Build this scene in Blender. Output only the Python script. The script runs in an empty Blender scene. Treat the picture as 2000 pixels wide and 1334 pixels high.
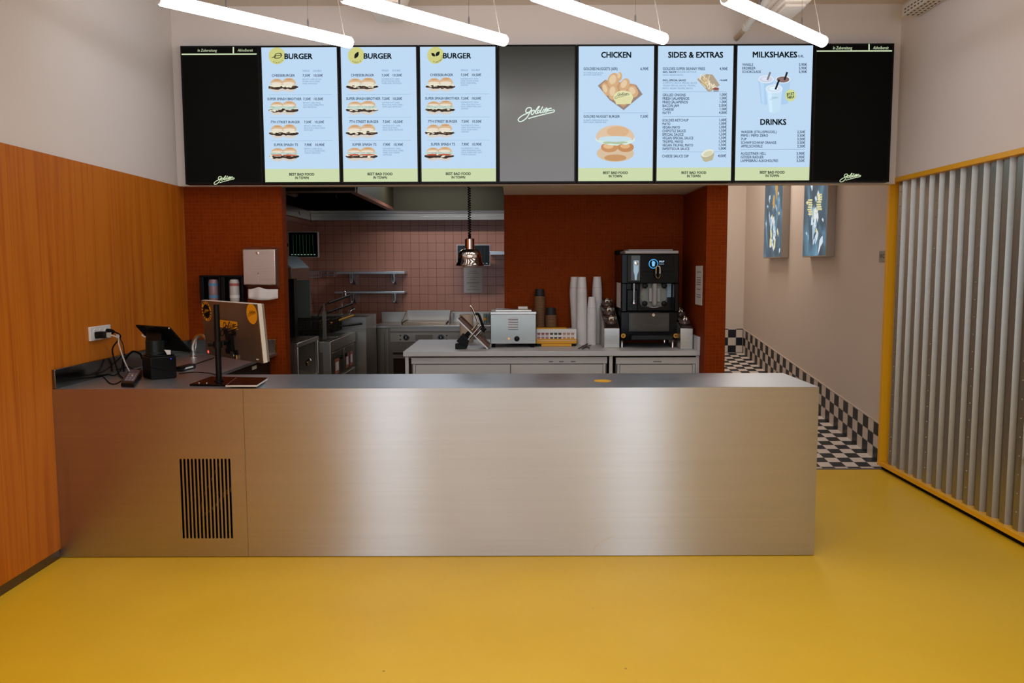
import bpy, bmesh, math, random
from mathutils import Vector, Matrix
random.seed(7)
PI = math.pi
SC = bpy.context.scene
COL = SC.collection

# ------------------------------------------------------------------ camera, world, lights, exposure
CAM_H = 1.55
FPX, YAW, PITCH, ROLL = 1573.3, -0.00153566, 0.0909734, -0.003246      # focal length in pixels of a 2000 px wide frame

def cam_axes():
    cy, sy = math.cos(YAW), math.sin(YAW)
    f0 = Vector((sy, cy, 0)); r0 = Vector((cy, -sy, 0)); u0 = Vector((0, 0, 1))
    cp, sp = math.cos(PITCH), math.sin(PITCH)
    f = f0 * cp - u0 * sp; u = u0 * cp + f0 * sp
    c, s = math.cos(ROLL), math.sin(ROLL)
    return r0 * c + u * s, u * c - r0 * s, f

RX, UX, FX = cam_axes()
cam_data = bpy.data.cameras.new('camera')
cam_data.sensor_width = 36.0
cam_data.lens = FPX / 2000.0 * 36.0
cam_data.clip_start = 0.05
cam = bpy.data.objects.new('camera', cam_data)
COL.objects.link(cam)
M3 = Matrix((RX, UX, -FX)).transposed()
cam.matrix_world = Matrix.Translation((0, 0, CAM_H)) @ M3.to_4x4()
SC.camera = cam

SC.view_settings.view_transform = 'Standard'
SC.view_settings.look = 'None'
SC.view_settings.gamma = 1.0
SC.view_settings.exposure = 0.0
SC.view_settings.use_curve_mapping = False

world = bpy.data.worlds.new('world'); SC.world = world
world.use_nodes = True
world.node_tree.nodes['Background'].inputs[0].default_value = (0.62, 0.74, 1.0, 1)
world.node_tree.nodes['Background'].inputs[1].default_value = 0.6

def area_light(name, loc, rot, sx, sy, energy, color, spread=PI):
    d = bpy.data.lights.new(name, 'AREA'); d.shape = 'RECTANGLE'
    d.size = sx; d.size_y = sy; d.energy = energy; d.color = color; d.spread = spread
    o = bpy.data.objects.new(name, d); COL.objects.link(o)
    o.location = loc; o.rotation_euler = rot
    return o
# daylight through the three shop windows behind the photographer
WIN = [(-2.2, -1.35), (-1.1, 1.1), (1.35, 2.15)]
WIN_E = [27, 17, 27]
for (wx0, wx1), we in zip(WIN, WIN_E):
    area_light('window_daylight', ((wx0 + wx1) / 2, -3.32, 1.55), (PI / 2, 0, 0), wx1 - wx0, 2.5, we, (0.72, 0.86, 1.0))
# the rows of ceiling tubes in the part of the room behind the photographer
for ry in (2.25, -0.15):
    for rx in (-1.35, -0.4, 0.55, 1.5):
        area_light('ceiling_tube_lamp', (rx, ry, 2.88), (0, 0, PI / 4), 1.16, 0.068, 9, (0.98, 0.98, 1.0))
area_light('hood_lamp', (-0.85, 8.85, 2.6), (0, 0, 0), 1.2, 0.12, 15, (0.9, 0.95, 1.0))
area_light('corridor_ceiling_lamp', (2.3, 8.6, 3.3), (0, 0, 0), 0.8, 0.8, 26, (1.0, 0.9, 0.8))

def ray(x, y):
    return RX * (x - 1000) + UX * (667 - y) + FX * FPX
def at(x, y, Y=None, Z=None, X=None):
    """the point of the place seen at (x, y) of the 2000 x 1334 frame on the plane Y, Z or X = constant"""
    d = ray(x, y)
    if Y is not None: t = Y / d.y
    elif Z is not None: t = (Z - CAM_H) / d.z
    else: t = X / d.x
    return Vector((0, 0, CAM_H)) + d * t

# ------------------------------------------------------------------ materials
def lin(c):
    return tuple(((v / 255) / 12.92) if v / 255 <= 0.04045 else (((v / 255) + 0.055) / 1.055) ** 2.4 for v in c)

class NT:
    def __init__(s, name):
        s.m = bpy.data.materials.new(name); s.m.use_nodes = True
        s.t = s.m.node_tree; s.b = s.t.nodes['Principled BSDF']
    def n(s, typ, **kw):
        nd = s.t.nodes.new(typ)
        for k, v in kw.items():
            if k.startswith('i_'):
                key = k[2:]; key = int(key) if key.isdigit() else key.replace('_', ' ')
                nd.inputs[key].default_value = v
            else: setattr(nd, k, v)
        return nd
    def l(s, a, b): s.t.links.new(a, b)
    def set(s, **kw):
        for k, v in kw.items(): s.b.inputs[k.replace('_', ' ')].default_value = v

def c4(c): return (*lin(c), 1)

def mat(name, rgb, rough=0.5, metal=0.0, emit=None, estr=1.0, noise=0.0, nscale=6.0, spec=None, trans=0.0, coat=0.0, bump=0.0, bscale=200):
    k = NT(name); k.set(Base_Color=c4(rgb), Roughness=rough, Metallic=metal)
    if spec is not None: k.b.inputs['Specular IOR Level'].default_value = spec
    if trans: k.b.inputs['Transmission Weight'].default_value = trans
    if coat: k.b.inputs['Coat Weight'].default_value = coat; k.b.inputs['Coat Roughness'].default_value = 0.08
    if emit is not None:
        k.b.inputs['Emission Color'].default_value = c4(emit); k.b.inputs['Emission Strength'].default_value = estr
    if noise or bump:
        tc = k.n('ShaderNodeTexCoord')
    if noise:
        nz = k.n('ShaderNodeTexNoise', i_Scale=nscale, i_Detail=4.0); k.l(tc.outputs['Object'], nz.inputs['Vector'])
        mx = k.n('ShaderNodeMix', data_type='RGBA')
        k.l(nz.outputs['Fac'], mx.inputs['Factor'])
        d = tuple(max(0, v * (1 - noise)) for v in lin(rgb)); u = tuple(min(1, v * (1 + noise)) for v in lin(rgb))
        mx.inputs['A'].default_value = (*d, 1); mx.inputs['B'].default_value = (*u, 1)
        k.l(mx.outputs['Result'], k.b.inputs['Base Color'])
    if bump:
        nb = k.n('ShaderNodeTexNoise', i_Scale=bscale, i_Detail=3.0); k.l(tc.outputs['Object'], nb.inputs['Vector'])
        bp = k.n('ShaderNodeBump', i_Strength=bump, i_Distance=0.002); k.l(nb.outputs['Fac'], bp.inputs['Height'])
        k.l(bp.outputs['Normal'], k.b.inputs['Normal'])
    return k.m

EM = {}
def glow(rgb, s=1.0):
    """a colour shown by a lit screen"""
    key = (rgb, s)
    if key not in EM:
        k = NT('lit_%02x%02x%02x' % rgb)
        k.set(Base_Color=(0.004, 0.004, 0.004, 1), Roughness=0.5)
        k.b.inputs['Specular IOR Level'].default_value = 0.1
        k.b.inputs['Emission Color'].default_value = c4(rgb); k.b.inputs['Emission Strength'].default_value = s
        EM[key] = k.m
    return EM[key]

def pos_uv(k, axes, off=(0, 0)):
    g = k.n('ShaderNodeNewGeometry'); sp = k.n('ShaderNodeSeparateXYZ'); k.l(g.outputs['Position'], sp.inputs[0])
    cb = k.n('ShaderNodeCombineXYZ')
    for i, a in enumerate(axes):
        ad = k.n('ShaderNodeMath', operation='ADD'); ad.inputs[1].default_value = off[i]
        k.l(sp.outputs['XYZ'.index(a)], ad.inputs[0]); k.l(ad.outputs[0], cb.inputs[i])
    return cb.outputs[0]

def tile_mat(name, axes, size, tile_rgb, tile_rgb2, grout_rgb, mortar, rough=0.35, off=(0, 0), bump=0.4, spec=0.5):
    k = NT(name); k.b.inputs['Specular IOR Level'].default_value = spec; v = pos_uv(k, axes, off)
    br = k.n('ShaderNodeTexBrick', offset=0.0, squash=1.0)
    br.inputs['Color1'].default_value = c4(tile_rgb); br.inputs['Color2'].default_value = c4(tile_rgb2); br.inputs['Mortar'].default_value = c4(grout_rgb)
    br.inputs['Scale'].default_value = 1.0; br.inputs['Mortar Size'].default_value = mortar; br.inputs['Mortar Smooth'].default_value = 0.15
    br.inputs['Brick Width'].default_value = size; br.inputs['Row Height'].default_value = size
    k.l(v, br.inputs['Vector']); k.l(br.outputs['Color'], k.b.inputs['Base Color'])
    rr = k.n('ShaderNodeMapRange'); rr.inputs['To Min'].default_value = rough; rr.inputs['To Max'].default_value = 0.85
    k.l(br.outputs['Fac'], rr.inputs['Value']); k.l(rr.outputs['Result'], k.b.inputs['Roughness'])
    bp = k.n('ShaderNodeBump', i_Strength=bump, i_Distance=0.002, invert=True); k.l(br.outputs['Fac'], bp.inputs['Height']); k.l(bp.outputs['Normal'], k.b.inputs['Normal'])
    return k.m

def checker_mat(name, axes, size, rgb1, rgb2, off=(0, 0), zslope=0.0):
    k = NT(name); v = pos_uv(k, axes, off)
    if zslope:      # the courses of the skirting follow the ramp: height minus slope times Y
        g = k.n('ShaderNodeNewGeometry'); sp = k.n('ShaderNodeSeparateXYZ'); k.l(g.outputs['Position'], sp.inputs[0])
        s2 = k.n('ShaderNodeSeparateXYZ'); k.l(v, s2.inputs[0])
        ml = k.n('ShaderNodeMath', operation='MULTIPLY'); ml.inputs[1].default_value = -zslope; k.l(sp.outputs['Y'], ml.inputs[0])
        ad = k.n('ShaderNodeMath', operation='ADD'); k.l(ml.outputs[0], ad.inputs[0]); k.l(s2.outputs[1], ad.inputs[1])
        cb = k.n('ShaderNodeCombineXYZ'); k.l(s2.outputs[0], cb.inputs[0]); k.l(ad.outputs[0], cb.inputs[1]); v = cb.outputs[0]
    ch = k.n('ShaderNodeTexChecker'); ch.inputs['Scale'].default_value = 1.0 / size
    ch.inputs['Color1'].default_value = c4(rgb1); ch.inputs['Color2'].default_value = c4(rgb2); k.l(v, ch.inputs['Vector'])
    br = k.n('ShaderNodeTexBrick', offset=0.0, squash=1.0)
    br.inputs['Scale'].default_value = 1.0; br.inputs['Mortar Size'].default_value = 0.0022; br.inputs['Brick Width'].default_value = size; br.inputs['Row Height'].default_value = size
    k.l(v, br.inputs['Vector'])
    mx = k.n('ShaderNodeMix', data_type='RGBA'); k.l(br.outputs['Fac'], mx.inputs['Factor']); k.l(ch.outputs['Color'], mx.inputs['A']); mx.inputs['B'].default_value = c4((120, 112, 104))
    k.l(mx.outputs['Result'], k.b.inputs['Base Color']); k.set(Roughness=0.4)
    return k.m

def brushed(name, rgb, rough=0.3, aniso=0.7, axis='Z', streak=(2, 2, 260), var=0.1, rot=0.0):
    """brushed sheet steel: anisotropic gloss, fine streaks of the grain, faint wipe marks"""
    k = NT(name); k.set(Metallic=1.0, Roughness=rough, Anisotropic=aniso)
    k.b.inputs['Anisotropic Rotation'].default_value = rot
    tg = k.n('ShaderNodeTangent', direction_type='RADIAL', axis=axis); k.l(tg.outputs[0], k.b.inputs['Tangent'])
    g = k.n('ShaderNodeNewGeometry'); mp = k.n('ShaderNodeMapping'); mp.inputs['Scale'].default_value = streak; k.l(g.outputs['Position'], mp.inputs['Vector'])
    nz = k.n('ShaderNodeTexNoise', i_Scale=1.0, i_Detail=3.0); k.l(mp.outputs[0], nz.inputs['Vector'])
    n2 = k.n('ShaderNodeTexNoise', i_Scale=2.3, i_Detail=5.0); k.l(g.outputs['Position'], n2.inputs['Vector'])
    av = k.n('ShaderNodeMath', operation='ADD'); k.l(nz.outputs['Fac'], av.inputs[0]); k.l(n2.outputs['Fac'], av.inputs[1])
    mr = k.n('ShaderNodeMapRange'); mr.inputs['From Min'].default_value = 0.6; mr.inputs['From Max'].default_value = 1.4; k.l(av.outputs[0], mr.inputs['Value'])
    mx = k.n('ShaderNodeMix', data_type='RGBA'); k.l(mr.outputs['Result'], mx.inputs['Factor'])
    L = lin(rgb); mx.inputs['A'].default_value = (*(v * (1 - var) for v in L), 1); mx.inputs['B'].default_value = (*(min(1, v * (1 + var)) for v in L), 1)
    k.l(mx.outputs['Result'], k.b.inputs['Base Color'])
    r2 = k.n('ShaderNodeMapRange'); r2.inputs['To Min'].default_value = rough * 0.85; r2.inputs['To Max'].default_value = rough * 1.2; k.l(n2.outputs['Fac'], r2.inputs['Value']); k.l(r2.outputs['Result'], k.b.inputs['Roughness'])
    return k.m

def paint_mat(name, rgb, rough=0.75):
    k = NT(name); k.set(Base_Color=c4(rgb), Roughness=rough)
    g = k.n('ShaderNodeNewGeometry'); nz = k.n('ShaderNodeTexNoise', i_Scale=140.0, i_Detail=3.0); k.l(g.outputs['Position'], nz.inputs['Vector'])
    bp = k.n('ShaderNodeBump', i_Strength=0.12, i_Distance=0.002); k.l(nz.outputs['Fac'], bp.inputs['Height']); k.l(bp.outputs['Normal'], k.b.inputs['Normal'])
    return k.m

def wood_mat():
    k = NT('orange_wood_veneer'); k.set(Roughness=0.5); k.b.inputs['Specular IOR Level'].default_value = 0.2
    g = k.n('ShaderNodeNewGeometry'); mp = k.n('ShaderNodeMapping'); mp.inputs['Scale'].default_value = (30, 26, 0.9); k.l(g.outputs['Position'], mp.inputs['Vector'])
    n0 = k.n('ShaderNodeTexNoise', i_Scale=1.0, i_Detail=6.0, i_Distortion=0.35); k.l(mp.outputs[0], n0.inputs['Vector'])
    m2 = k.n('ShaderNodeMapping'); m2.inputs['Scale'].default_value = (3, 2.2, 0.25); k.l(g.outputs['Position'], m2.inputs['Vector'])
    n1 = k.n('ShaderNodeTexNoise', i_Scale=1.0, i_Detail=3.0); k.l(m2.outputs[0], n1.inputs['Vector'])
    m3 = k.n('ShaderNodeMapping'); m3.inputs['Scale'].default_value = (120, 140, 2.5); k.l(g.outputs['Position'], m3.inputs['Vector'])
    n2 = k.n('ShaderNodeTexNoise', i_Scale=1.0, i_Detail=2.0); k.l(m3.outputs[0], n2.inputs['Vector'])
    a = k.n('ShaderNodeMath', operation='MULTIPLY_ADD'); a.inputs[1].default_value = 0.5; k.l(n1.outputs['Fac'], a.inputs[0]); k.l(n0.outputs['Fac'], a.inputs[2])
    b = k.n('ShaderNodeMath', operation='MULTIPLY_ADD'); b.inputs[1].default_value = 0.35; k.l(n2.outputs['Fac'], b.inputs[0]); k.l(a.outputs[0], b.inputs[2])
    cr = k.n('ShaderNodeValToRGB'); k.l(b.outputs[0], cr.inputs['Fac'])
    e = cr.color_ramp.elements; e[0].position = 0.62; e[0].color = c4((168, 82, 8)); e[1].position = 1.25; e[1].color = c4((196, 112, 26))
    k.l(cr.outputs['Color'], k.b.inputs['Base Color'])
    return k.m

def floor_mat():
    k = NT('yellow_poured_floor'); g = k.n('ShaderNodeNewGeometry')
    n1 = k.n('ShaderNodeTexNoise', i_Scale=1.3, i_Detail=6.0); k.l(g.outputs['Position'], n1.inputs['Vector'])
    cr = k.n('ShaderNodeValToRGB'); k.l(n1.outputs['Fac'], cr.inputs['Fac'])
    e = cr.color_ramp.elements; e[0].position = 0.3; e[0].color = c4((226, 182, 28)); e[1].position = 0.7; e[1].color = c4((234, 190, 40))
    # small dark scuffs
    vo = k.n('ShaderNodeTexVoronoi', i_Scale=3.1, i_Randomness=1.0); k.l(g.outputs['Position'], vo.inputs['Vector'])
    lt = k.n('ShaderNodeMath', operation='LESS_THAN'); lt.inputs[1].default_value = 0.018; k.l(vo.outputs['Distance'], lt.inputs[0])
    sc = k.n('ShaderNodeMath', operation='MULTIPLY'); sc.inputs[1].default_value = 0.6; k.l(lt.outputs[0], sc.inputs[0])
    mx = k.n('ShaderNodeMix', data_type='RGBA'); k.l(sc.outputs[0], mx.inputs['Factor']); k.l(cr.outputs['Color'], mx.inputs['A']); mx.inputs['B'].default_value = c4((90, 60, 20))
    k.l(mx.outputs['Result'], k.b.inputs['Base Color'])
    n3 = k.n('ShaderNodeTexNoise', i_Scale=2.0, i_Detail=5.0); k.l(g.outputs['Position'], n3.inputs['Vector'])
    mr = k.n('ShaderNodeMapRange'); mr.inputs['To Min'].default_value = 0.34; mr.inputs['To Max'].default_value = 0.5; k.l(n3.outputs['Fac'], mr.inputs['Value']); k.l(mr.outputs['Result'], k.b.inputs['Roughness'])
    n4 = k.n('ShaderNodeTexNoise', i_Scale=5.0, i_Detail=3.0); k.l(g.outputs['Position'], n4.inputs['Vector'])
    bp = k.n('ShaderNodeBump', i_Strength=0.25, i_Distance=0.01); k.l(n4.outputs['Fac'], bp.inputs['Height']); k.l(bp.outputs['Normal'], k.b.inputs['Normal'])
    return k.m

PAINT = paint_mat('warm_white_paint', (228, 219, 214))
PAINT_C = paint_mat('corridor_paint', (214, 200, 188))
CEILP = paint_mat('ceiling_paint', (228, 214, 200))
WOOD = wood_mat()
FLOOR = floor_mat()
MOSAIC_XZ = tile_mat('rust_mosaic_facing', 'XZ', 0.0268, (132, 52, 4), (124, 46, 3), (136, 64, 26), 0.0012, rough=0.6, spec=0.06)
MOSAIC_YZ = tile_mat('rust_mosaic_side', 'YZ', 0.0268, (132, 52, 4), (124, 46, 3), (136, 64, 26), 0.0012, rough=0.6, spec=0.06)
PINK_XZ = tile_mat('pink_tile_facing', 'XZ', 0.1031, (188, 130, 108), (182, 124, 102), (116, 74, 60), 0.0020, rough=0.3)
PINK_YZ = tile_mat('pink_tile_side', 'YZ', 0.1031, (188, 130, 108), (182, 124, 102), (116, 74, 60), 0.0020, rough=0.3)
RAMP = 0.122
RAMP_Y0 = 6.16
CHK_F = checker_mat('checker_floor_tile', 'XY', 0.1, (22, 34, 42), (226, 214, 204), off=(0.01, 0.04))
CHK_YZ = checker_mat('checker_skirting_side', 'YZ', 0.1, (16, 22, 30), (214, 200, 186), off=(0.04, 0.0 + RAMP * RAMP_Y0), zslope=RAMP)
CHK_XZ = checker_mat('checker_skirting_end', 'XZ', 0.1, (14, 18, 32), (220, 208, 196), off=(0.0, -0.471 + 1.0))
COUNTER_STEEL = brushed('brushed_counter_steel', (192, 191, 192), rough=0.31, aniso=1.0, rot=0.25, streak=(1.5, 2, 60), var=0.05)
TOP_STEEL = brushed('brushed_worktop_steel', (210, 218, 226), rough=0.36, aniso=0.0, axis='Y', streak=(3, 60, 3), var=0.05)
UPSTAND_STEEL = brushed('polished_upstand_steel', (120, 118, 112), rough=0.16, aniso=0.0)  # same steel, base colour darkened to stand for its dark reflections
STEEL = brushed('kitchen_steel', (198, 194, 186), rough=0.3, aniso=0.4)
STEEL_D = brushed('dull_steel', (150, 142, 130), rough=0.36, aniso=0.3)
OLIVE = mat('hood_olive_steel', (64, 58, 40), 0.5, 0.5, noise=0.15, nscale=1.2)
CHROME = mat('chrome', (225, 225, 225), 0.08, 1.0)
COPPER = mat('polished_copper', (222, 200, 188), 0.08, 1.0)
PALE_STEEL = brushed('pale_satin_steel', (200, 202, 204), rough=0.45, aniso=0.0, var=0.06)
PALE_STEEL.node_tree.nodes['Principled BSDF'].inputs['Metallic'].default_value = 0.2
GALV = mat('galvanised_sheet', (160, 158, 151), 0.36, 0.92, noise=0.08, nscale=30)
YELLOW = mat('yellow_trim_paint', (240, 176, 20), 0.4)
BLACK = mat('black_plastic', (10, 10, 10), 0.4, spec=0.2)
BLACK_G = mat('black_gloss', (6, 6, 6), 0.14, spec=0.16)
BLACK_M = mat('black_matt', (9, 9, 9), 0.75, spec=0.15)
DGREY = mat('dark_grey_plastic', (30, 34, 34), 0.4, spec=0.25)
RUBBER = mat('black_rubber', (9, 9, 9), 0.85, spec=0.15)
WHITE_P = mat('white_plastic', (226, 224, 222), 0.35)
WHITE_M = mat('white_enamel', (224, 216, 206), 0.5)
PAPER = mat('white_paper', (226, 222, 218), 0.9)
TUBE_L = mat('lit_tube_diffuser', (245, 248, 255), 0.4, emit=(240, 246, 255), estr=11.0)
GREY_ANOD = mat('grey_anodised', (120, 118, 116), 0.35, 0.8)
DARKSTEEL = mat('dark_stained_steel', (46, 42, 36), 0.5, 0.6)

def clear_mat(name, rgb, a=0.86):
    """thin clear plastic: lets light through and keeps a sharp sheen"""
    k = NT(name); nt = k.t
    tr = k.n('ShaderNodeBsdfTransparent'); tr.inputs[0].default_value = c4(rgb)
    fr = k.n('ShaderNodeFresnel', i_IOR=1.45); ad = k.n('ShaderNodeMath', operation='ADD'); ad.inputs[1].default_value = 1 - a; k.l(fr.outputs[0], ad.inputs[0])
    ms = k.n('ShaderNodeMixShader'); k.l(ad.outputs[0], ms.inputs[0]); k.l(tr.outputs[0], ms.inputs[1]); k.l(k.b.outputs[0], ms.inputs[2])
    k.set(Base_Color=c4((200, 204, 202)), Roughness=0.08); k.l(ms.outputs[0], nt.nodes['Material Output'].inputs[0])
    return k.m
# ------------------------------------------------------------------ geometry helpers
class MB:
    """collects faces for ONE mesh"""
    def __init__(s, m=None):
        s.v = []; s.f = []; s.fm = []; s.mats = []; s.cur = 0
        if m: s.use(m)
    def use(s, m):
        if m not in s.mats: s.mats.append(m)
        s.cur = s.mats.index(m); return s
    def add(s, vs, fs):
        o = len(s.v); s.v += [Vector(v) for v in vs]
        for f in fs: s.f.append([i + o for i in f]); s.fm.append(s.cur)
        return s
    def box(s, x0, x1, y0, y1, z0, z1, M=None):
        vs = [Vector((x, y, z)) for z in (z0, z1) for y in (y0, y1) for x in (x0, x1)]
        if M: vs = [M @ v for v in vs]
        return s.add(vs, [(0, 2, 3, 1), (4, 5, 7, 6), (0, 1, 5, 4), (2, 6, 7, 3), (0, 4, 6, 2), (1, 3, 7, 5)])
    def pbox(s, x0, y0, x1, y1, Y, depth):
        """box whose front face at depth Y covers a rectangle given by its corners in the frame"""
        a = at(x0, y0, Y=Y); b = at(x1, y1, Y=Y)
        return s.box(min(a.x, b.x), max(a.x, b.x), Y, Y + depth, min(a.z, b.z), max(a.z, b.z))
    def poly(s, pts): return s.add(pts, [tuple(range(len(pts)))])
    def hexa(s, a, b):
        """solid between two quads"""
        return s.add(list(a) + list(b), [(0, 1, 2, 3), (7, 6, 5, 4), (0, 4, 5, 1), (1, 5, 6, 2), (2, 6, 7, 3), (3, 7, 4, 0)])
    def prism(s, pts, d):
        n = len(pts); d = Vector(d); P = [Vector(p) for p in pts]
        return s.add(P + [p + d for p in P], [tuple(range(n)), tuple(range(2 * n - 1, n - 1, -1))] + [(i, i + n, (i + 1) % n + n, (i + 1) % n) for i in range(n)])
    def lathe(s, prof, c=(0, 0, 0), n=24, M=None, axis=None):
        """profile of (radius, height) turned about z (or about axis) at c"""
        c = Vector(c); vs = []; fs = []
        R = Matrix.Identity(3) if axis is None else Vector((0, 0, 1)).rotation_difference(Vector(axis)).to_matrix()
        for r, h in prof:
            for i in range(n):
                a = 2 * PI * i / n; vs.append(c + R @ Vector((r * math.cos(a), r * math.sin(a), h)))
        for j in range(len(prof) - 1):
            for i in range(n): fs.append((j * n + i, j * n + (i + 1) % n, (j + 1) * n + (i + 1) % n, (j + 1) * n + i))
        if prof[0][0] > 1e-6: fs.append(tuple(range(n - 1, -1, -1)))
        if prof[-1][0] > 1e-6: fs.append(tuple((len(prof) - 1) * n + i for i in range(n)))
        return s.add(vs, fs)
    def cyl(s, a, b, r, n=16, r2=None):
        a = Vector(a); b = Vector(b); d = b - a
        return s.lathe([(r, 0), (r if r2 is None else r2, d.length)], a, n, axis=d)
    def tube(s, pts, r, n=8, smooth=True, sub=6):
        P = [Vector(p) for p in pts]
        if smooth and len(P) > 2:
            Q = []
            for i in range(len(P) - 1):
                p0 = P[max(i - 1, 0)]; p1 = P[i]; p2 = P[i + 1]; p3 = P[min(i + 2, len(P) - 1)]
                for k in range(sub):
                    t = k / sub
                    Q.append(0.5 * ((2 * p1) + (p2 - p0) * t + (2 * p0 - 5 * p1 + 4 * p2 - p3) * t * t + (3 * p1 - p0 - 3 * p2 + p3) * t ** 3))
            Q.append(P[-1]); P = Q
        vs = []; fs = []; m = len(P); up = None
        for i, p in enumerate(P):
            t = (P[min(i + 1, m - 1)] - P[max(i - 1, 0)])
            t = t.normalized() if t.length > 1e-9 else Vector((0, 0, 1))
            if up is None:
                up = t.orthogonal().normalized()
            up = (up - t * up.dot(t)); up = up.normalized() if up.length > 1e-6 else t.orthogonal().normalized()
            w = t.cross(up)
            for k in range(n):
                a = 2 * PI * k / n; vs.append(p + (up * math.cos(a) + w * math.sin(a)) * r)
        for i in range(m - 1):
            for k in range(n): fs.append((i * n + k, i * n + (k + 1) % n, (i + 1) * n + (k + 1) % n, (i + 1) * n + k))
        fs.append(tuple(range(n - 1, -1, -1))); fs.append(tuple((m - 1) * n + k for k in range(n)))
        return s.add(vs, fs)
    def sphere(s, c, r, n=16, sx=1, sy=1, sz=1):
        m = n // 2; vs = []; fs = []
        c = Vector(c)
        for j in range(m + 1):
            th = PI * j / m
            for i in range(n):
                a = 2 * PI * i / n; vs.append(c + Vector((sx * r * math.sin(th) * math.cos(a), sy * r * math.sin(th) * math.sin(a), sz * r * math.cos(th))))
        for j in range(m):
            for i in range(n): fs.append((j * n + i, (j + 1) * n + i, (j + 1) * n + (i + 1) % n, j * n + (i + 1) % n))
        return s.add(vs, fs)

def link(o): COL.objects.link(o); return o

def finish(name, mb, origin, bevel=0.0, seg=2, smooth=True):
    me = bpy.data.meshes.new(name)
    me.from_pydata([v - origin for v in mb.v], [], mb.f)
    for m in mb.mats: me.materials.append(m)
    me.polygons.foreach_set('material_index', mb.fm)
    bm = bmesh.new(); bm.from_mesh(me); bmesh.ops.recalc_face_normals(bm, faces=bm.faces); bm.to_mesh(me); bm.free()
    if smooth:
        me.polygons.foreach_set('use_smooth', [True] * len(me.polygons)); me.set_sharp_from_angle(angle=math.radians(38))
    me.update()
    o = bpy.data.objects.new(name, me)
    if bevel:
        b = o.modifiers.new('edge', 'BEVEL'); b.width = bevel; b.segments = seg; b.limit_method = 'ANGLE'; b.angle_limit = math.radians(50); b.harden_normals = False
    return link(o)

def base_of(mb):
    xs = [v.x for v in mb.v]; ys = [v.y for v in mb.v]; zs = [v.z for v in mb.v]
    return Vector(((min(xs) + max(xs)) / 2, (min(ys) + max(ys)) / 2, min(zs)))

def struct(name, mb, bevel=0.0):
    o = finish(name, mb, Vector((0, 0, 0)), bevel, smooth=False); o['kind'] = 'structure'; return o

def tag(o, label, cat, group=None):
    o['label'] = label; o['category'] = cat
    if group: o['group'] = group
    return o

def single(name, mb, label, cat, group=None, bevel=0.0):
    o = finish(name, mb, base_of(mb), bevel); o.location = base_of(mb)
    return tag(o, label, cat, group)

def place(o, M):
    """move a thing that was built about the origin"""
    o.matrix_world = M

def single_at(name, mb, M, label, cat, group=None, bevel=0.0):
    o = finish(name, mb, Vector((0, 0, 0)), bevel); o.matrix_world = M
    return tag(o, label, cat, group)

def thing(name, label, cat, loc, group=None, rotz=0.0, M=None):
    o = bpy.data.objects.new(name, None); o.empty_display_size = 0.05; link(o)
    o.location = loc; o.rotation_euler = (0, 0, rotz)
    if M is not None: o.matrix_world = M
    o['rz'] = 0
    del o['rz']
    return tag(o, label, cat, group)

def part(name, mb, parent, bevel=0.0, local=False, label=None, root=None):
    """a part of a thing; its coordinates are the room's unless local"""
    r = root or parent
    org = Vector((0, 0, 0)) if local else Vector(r.location)
    o = finish(name, mb, org, bevel); o.parent = parent
    if label: o['label'] = label
    return o

def copy_tree(o, parent=None):
    c = o.copy(); link(c)
    if parent: c.parent = parent
    for ch in list(o.children):
        copy_tree(ch, c)
    return c

# ------------------------------------------------------------------ lettering
FONT_CACHE = {}
def glyphs(sx, bold=0.0, shear=0.0):
    key = (sx, bold, shear)
    if key in FONT_CACHE: return FONT_CACHE[key]
    cu = bpy.data.curves.new('letters', 'FONT'); cu.body = sx; cu.size = 1.0; cu.resolution_u = 2; cu.shear = shear;
    ob = bpy.data.objects.new('letters', cu)
    me = bpy.data.meshes.new_from_object(ob)
    vs = [(v.co.x, v.co.y) for v in me.vertices]; fs = [tuple(p.vertices) for p in me.polygons]
    bpy.data.objects.remove(ob); bpy.data.curves.remove(cu); bpy.data.meshes.remove(me)
    if bold:      # a heavier cut: the letter repeated a hair's breadth aside
        V, Fs = [], []
        for ox, oy in ((-1, -0.7), (1, -0.7), (0, 0), (-1, 0.7), (1, 0.7)):
            o = len(V); V += [(x + ox * bold, y + oy * bold) for x, y in vs]; Fs += [tuple(i + o for i in q) for q in fs]
        vs, fs = V, Fs
    FONT_CACHE[key] = (vs, fs); return vs, fs
_h = glyphs('H'); CAP = max(v[1] for v in _h[0]) if _h[0] else 0.7

def text(mb, s, fmap, u0, u1, vb, vt, bold=0.0, shear=0.0, align='L', cond=0.8):
    """lay s between u0 and u1 (u1 None: natural width times cond) with baseline vb and cap height vt; fmap(u, v) gives the point"""
    vs, fs = glyphs(s, bold, shear)
    if not vs: return
    x0 = min(v[0] for v in vs); x1 = max(v[0] for v in vs)
    sy = (vt - vb) / CAP
    sx = abs(sy) * cond if u1 is None else (u1 - u0) / (x1 - x0)
    w = (x1 - x0) * sx
    st = u0 if align == 'L' else (u0 - w if align == 'R' else u0 - w / 2)
    mb.add([fmap(st + (v[0] - x0) * sx, vb + v[1] * sy) for v in vs], fs)

def arc_text(mb, s, fmap, cu, cv, r, a0, step, h, bold=0.0):
    """letters along the lower inside of a round badge; v grows downward"""
    for i, ch in enumerate(s):
        vs, fs = glyphs(ch, bold)
        if not vs: continue
        a = a0 + step * i
        w = max(v[0] for v in vs)
        out = []
        for x, y in vs:
            lx = (x - w / 2) * h / CAP * 0.8; ly = y * h / CAP
            rr = r - ly; out.append(fmap(cu + rr * math.sin(a) + lx * math.cos(a), cv + rr * math.cos(a) - lx * math.sin(a)))
        mb.add(out, fs)

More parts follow.
